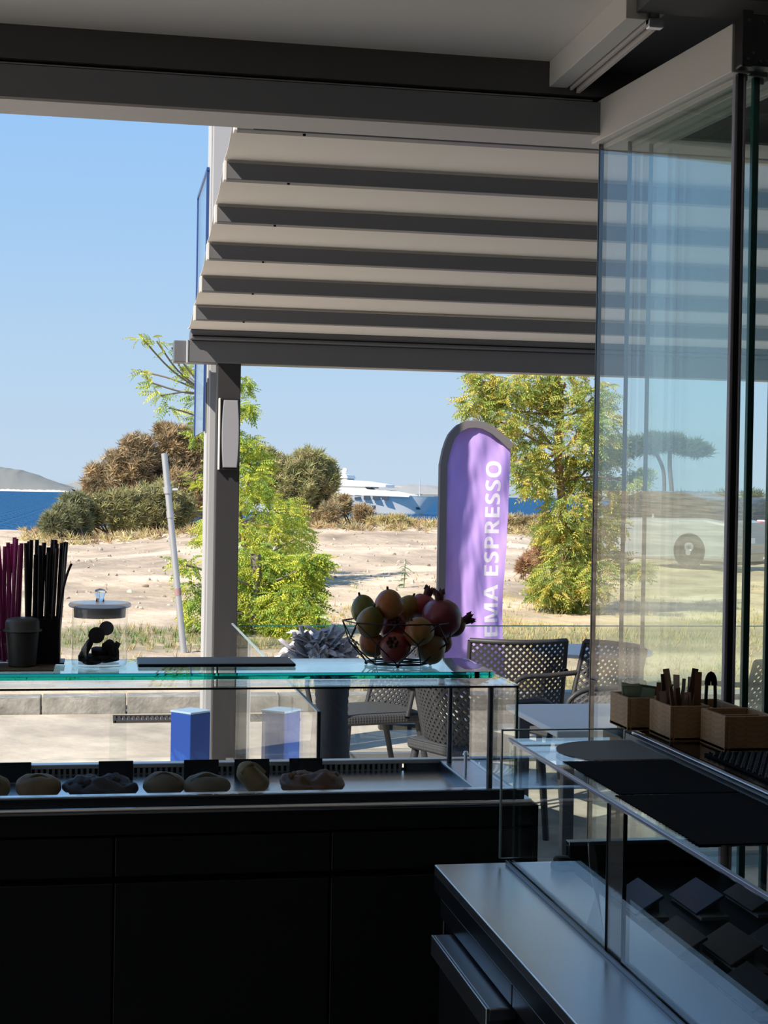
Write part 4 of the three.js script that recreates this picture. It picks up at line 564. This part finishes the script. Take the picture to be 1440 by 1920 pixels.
// ------------------------------------------------------------------ right counter with low glass case
{
  const Z0 = -2.76, Z1 = -1.2, t = thing('steel_counter', 'stainless steel topped counter carrying the low glass case', 'counter', V(.9, 0, -2));
  mesh('carcass', bb(.632, 1.16, .08, .862, Z0 + .02, Z1), M.blackMatte, t); mesh('plinth', bb(.67, 1.15, 0, .08, Z0 + .05, Z1), M.blackMatte, t);
  mesh('worktop', rb(.613, .846, .890, .92, Z0, Z1, .003, 2), M.steel, t); mesh('worktop_edge', rb(.6125, .632, .872, .905, Z0 + .001, Z1, .002), M.steelDark, t); mesh('far_panel', rb(.628, 1.16, .08, .872, Z0 + .01, Z0 + .02, .002), M.steelDark, t);
  const zs = [Z0 + .03, -2.23, -1.72, Z1]; for (let i = 0; i < 3; i++) { const a = zs[i] + .003, b = zs[i + 1] - .003; mesh('drawer_front', rb(.618, .632, .832, .866, a, b, .002), M.steelDark, t); const d = mesh('door', rb(.618, .632, .10, .800, a, b, .002), M.cabinet, t); mesh('handle', [rb(.585, .632, .806, .826, a + .09, b - .01, .004), rb(.582, .588, .79, .826, a + .09, b - .01, .002)], M.steelSatin, d); }
}
{
  const Z0 = -2.745, Z1 = -1.2, X0 = .748, X1 = 1.16;
  const t = thing('low_glass_case', 'low glass display case on the steel counter', 'display case', V(.95, .92, -2));
  mesh('floor_panel', bb(.846, X1, .862, .897, Z0, Z1), M.black, t); mesh('inner_sill', rb(X0 + .01, .846, .9201, .926, Z0 + .02, Z1, .002), std([.82, .84, .88], .22, { metalness: .6 }), t); mesh('end_rail', rb(.86, X1, .897, .955, Z0, Z0 + .02, .003), M.black, t); mesh('end_rail_cap', rb(.86, X1, .955, .963, Z0 - .002, Z0 + .022, .002), M.steelSatin, t);
  mesh('side_glass', bb(X0, X0 + .006, .924, 1.146, Z0, -2.187), M.glass, t); mesh('side_glass', bb(X0 - .0, X0 + .006, .924, 1.146, -2.112, Z1), M.glass, t); mesh('glass_joint', [bb(X0, X0 + .006, .924, 1.146, -2.187, -2.185), bb(X0, X0 + .006, .924, 1.146, -2.114, -2.112)], M.edgeDark, t); mesh('joint_plate', bb(X0 + .002, X0 + .004, .924, 1.146, -2.185, -2.114), phy([.62, .62, .60], .05, { transmission: .9, thickness: 0 }), t);
  mesh('glass_channel', [rb(X0 - .004, X0 - .001, .92, .928, Z0, Z1, .001), rb(X0 + .008, X0 + .012, .92, .928, Z0, Z1, .001)], M.steelDark, t); mesh('glass_gasket', bb(X0 - .001, X0 + .008, .92, .924, Z0, Z1), M.blackMatte, t);
  mesh('top_glass', bb(X0 - .002, .972, 1.147, 1.153, Z0 - .0, Z1), M.glass, t); mesh('top_edge', rb(X0 - .003, X0 + .004, 1.149, 1.1545, Z0, Z1, .001), std([.45, .50, .66], .25, { metalness: .5 }), t);
  mesh('end_glass', bb(.735, .972, .93, 1.168, Z0 - .01, Z0 - .004), M.glass, t); mesh('end_glass_edge', [bb(.734, .737, .93, 1.169, Z0 - .0105, Z0 - .0035), bb(.735, .972, 1.1665, 1.169, Z0 - .0105, Z0 - .0035)], std([.20, .26, .24], .2), t);
  mesh('rail', [rb(.972, .980, 1.146, 1.162, Z0, Z1, .002)], M.steelDark, t); mesh('rail', [rb(.984, .994, 1.146, 1.164, Z0, Z1, .002)], M.steelSatin, t); mesh('rail', rb(.996, 1.006, 1.146, 1.160, Z0, Z1, .002), M.blackGloss, t);
}
{ // black ledge and boxes
  const t = thing('black_ledge', 'raised black ledge behind the low glass case', 'ledge', V(1.1, 0, -2.1)); mesh('top', rb(.98, 1.178, 1.120, 1.1455, -2.90, -1.2, .003), M.black, t); mesh('side', bb(1.166, 1.178, 0, 1.12, -2.90, -1.2), M.black, t); mesh('surface', bb(1.008, 1.176, 1.1455, 1.1595, -2.895, -1.2), M.blackGloss, t);
  const rubber = []; for (let i = 0; i < 12; i++) for (let j = 0; j < 26; j++) rubber.push(T(new THREE.SphereGeometry(.0034, 6, 4), 1.034 + i * .0115 + (j % 2) * .005, 1.1645, -2.49 + j * .0115)); const o = thing('rubber_mat', 'black nubbed rubber mat on the ledge before the wooden boxes', 'mat', V(1.1, 1.1595, -2.35)); mesh('sheet', rb(1.028, 1.172, 1.1595, 1.164, -2.50, -2.19, .002), M.blackMatte, o); mesh('nub', rubber, M.black, o);
}
function woodBox(label, x0, x1, z0, z1, h, y = 1.1597, div = 0) { const t = thing('wooden_box', label, 'box', V((x0 + x1) / 2, y, (z0 + z1) / 2), 'wooden boxes on the black ledge'), th = .007;
  mesh('base', bb(x0, x1, y, y + .006, z0, z1), M.wood, t); mesh('side', rb(x0, x0 + th, y, y + h, z0, z1, .0015), M.wood, t); mesh('side', rb(x1 - th, x1, y, y + h, z0, z1, .0015), M.wood, t); mesh('side', rb(x0 + th, x1 - th, y, y + h, z0, z0 + th, .0015), M.wood, t); mesh('side', rb(x0 + th, x1 - th, y, y + h, z1 - th, z1, .0015), M.wood, t);
  for (let i = 1; i <= div; i++) { const z = z0 + (z1 - z0) * i / (div + 1); mesh('divider', bb(x0 + th, x1 - th, y + .006, y + h * .92, z - .003, z + .003), M.wood, t); } return t; }
woodBox('wooden box of paper sachets, the farthest along the ledge', .987, 1.055, -2.878, -2.778, .062);
woodBox('wooden box packed with sticks between two other wooden boxes', 1.023, 1.10, -2.756, -2.648, .064);
woodBox('wide divided wooden box next to the rubber mat', 1.078, 1.172, -2.64, -2.53, .062, 1.1597, 1);
woodBox('wooden box of lids behind the stick box', 1.108, 1.172, -2.79, -2.66, .058);
const BX = 1.1662;
for (let i = 0; i < 7; i++) { const o = mesh('paper_sachet', sheet(3, 5, (u, v) => V((u - .5) * .036, v * .072, .006 * Math.sin(v * 3 + i) + .004 * Math.sin(u * 4)), .0012), i < 3 ? std([.52, .54, .42], .8) : std([.10, .13, .07], .8)); o.position.set(1.012 + (i % 4) * .009, BX + .001, -2.862 + i * .011); o.rotation.set(-.15 + .05 * (i % 3), .4 - .25 * i, (i % 3 - 1) * .16); tag(o, i < 3 ? 'pale paper sachet in the farthest wooden box' : 'dark green paper sachet in the farthest wooden box', 'sachet', i < 3 ? 'pale sachets' : 'green sachets'); }
for (let i = 0; i < 16; i++) { const h = R(.075, .125), o = mesh('sugar_stick', sheet(2, 6, (u, v) => V((u - .5) * .012, v * h, .003 * Math.sin(v * 5 + i)), .002), [M.woodDark, std([.10, .05, .035], .8), std([.30, .20, .14], .8)][i % 3]); o.position.set(1.036 + (i % 4) * .0155, BX, -2.742 + Math.floor(i / 4) * .024); o.rotation.set(R(-.12, .1), R(-.8, .8), R(-.16, .16)); tag(o, 'thin brown paper stick packed in the wooden stick box', 'sugar stick', 'paper sticks in a wooden box'); }
{ const o = thing('steel_tongs', 'dark looped tongs standing in the wooden box of lids', 'tongs', V(1.135, BX, -2.735)); mesh('loop', tube([V(1.128, BX, -2.735), V(1.127, BX + .07, -2.735), V(1.130, BX + .098, -2.735), V(1.136, BX + .105, -2.735), V(1.142, BX + .098, -2.735), V(1.145, BX + .07, -2.735), V(1.144, BX, -2.735)], .0035, 40, 8), M.black, o); mesh('grip', tube([V(1.129, BX + .085, -2.735), V(1.131, BX + .098, -2.735), V(1.136, BX + .105, -2.735), V(1.141, BX + .098, -2.735), V(1.143, BX + .085, -2.735)], .006, 20, 8), M.blackMatte, o);
  for (const [x, z, h, l] of [[1.155, -2.70, .062, 'small dark round lid upright beside the tongs'], [1.122, -2.68, .058, 'small dark round lid at the front of the lid box'], [1.15, -2.675, .056, 'small dark round lid beside the front lid']]) { const q = mesh('cup_lid', lathe([[0, -.006], [.019, -.006], [.021, 0], [.018, .004], [0, .006]], 24).rotateX(Math.PI / 2 - .2), M.woodDark); q.position.set(x, BX + h - .038, z); tag(q, l, 'lid'); } }
{ // mats on the glass top
  const pink = (x0, x1, z0, z1, y, zag) => { const s = new THREE.Shape(), pts = []; const edge = (ax, az, bx, bz) => { const n = Math.max(2, Math.round(Math.hypot(bx - ax, bz - az) / .006)); for (let i = 0; i < n; i++) { const k = i / n, ox = -(bz - az) / Math.hypot(bx - ax, bz - az) * zag * (i % 2), oz = (bx - ax) / Math.hypot(bx - ax, bz - az) * zag * (i % 2); pts.push(new THREE.Vector2(ax + (bx - ax) * k + ox, -(az + (bz - az) * k + oz))); } }; edge(x0, z0, x1, z0); edge(x1, z0, x1, z1); edge(x1, z1, x0, z1); edge(x0, z1, x0, z0); s.setFromPoints(pts); return new THREE.ExtrudeGeometry(s, { depth: .0018, bevelEnabled: false }).rotateX(-Math.PI / 2).translate(0, y, 0); };
  tag(mesh('cloth_mat', pink(.772, .966, -2.49, -2.205, 1.1532, .0022), M.blackMatte), 'black pinked cloth mat in the middle of the glass case top', 'mat'); tag(mesh('cloth_mat', pink(.764, .966, -2.198, -1.87, 1.1532, .0022), M.blackMatte), 'black pinked cloth mat nearest the open end of the case top', 'mat');
  const s = new THREE.Shape(); s.moveTo(.966, 2.50); s.lineTo(.83, 2.50); s.quadraticCurveTo(.785, 2.56, .80, 2.62); s.quadraticCurveTo(.82, 2.695, .90, 2.70); s.lineTo(.966, 2.70); s.closePath(); tag(mesh('grey_mat', new THREE.ExtrudeGeometry(s, { depth: .0015, bevelEnabled: false }).rotateX(-Math.PI / 2).translate(0, 1.1532, 0), std([.16, .165, .175], .55)), 'grey round cornered mat at the far end of the glass case top', 'mat');
}
// dark slabs tilted on white stands inside the low case
{
  const cols = [[.06, .10, .24], [.055, .09, .22], [.06, .055, .07], [.11, .085, .085], [.13, .10, .095], [.06, .055, .07], [.06, .06, .08], [.10, .08, .085]], spots = [[.889, -2.565], [.993, -2.556], [1.095, -2.56], [.868, -2.325], [.936, -2.278], [.88, -2.08], [1.03, -2.30], [.97, -2.05]];
  const names = ['dark blue slab at the far sill end', 'dark blue slab beside the far end rail', 'charcoal slab behind the dark blue pair', 'brown grey slab against the pale sill', 'brown grey slab in the middle row', 'charcoal slab in the near row by the sill', 'charcoal slab behind the middle row', 'brown slab behind the near row'];
  const slabG = rb(0, .0585, 0, .005, 0, .125, .0015), standG = bb(-.002, .048, 0, .006, -.008, .128);
  spots.forEach(([x, z], i) => { const t = thing('tilted_slab', names[i] + ', propped on a white stand', 'slab', V(x, .8972, z), 'tilted slabs in the low glass case', false); put('slab', slabG, std(cols[i], .35), t, 0, .004, 0, 0, 0, .54); put('stand', standG, std([.55, .60, .60], .5), t, .004, .0, .012); put('prop', bb(0, .004, 0, .026, .02, .11), std([.55, .60, .60], .5), t, .042, .0, .0); });
  const o = tag(mesh('folded_sheet', sheet(6, 14, (u, v) => V(.765 + .012 * Math.sin(u * 2 + v * 3), .9265 + v * .135, -2.325 + .05 * u * (1 - .65 * v) + .02 * v), .001), std([.50, .51, .55], .7)), 'pale grey folded sheet standing inside the low case glass', 'sheet');
  const k = thing('black_knob_jar', 'small black capped grey jar beside the far end of the low case', 'jar', V(.83, .926, -2.67), null, false); put('body', lathe([[0, 0], [.019, 0], [.021, .006], [.02, .012], [0, .012]], 24), M.blackMatte, k); put('cap', lathe([[.016, .012], [.016, .02], [.012, .024], [0, .025]], 24), M.black, k);
}

renderer.render(scene, camera);
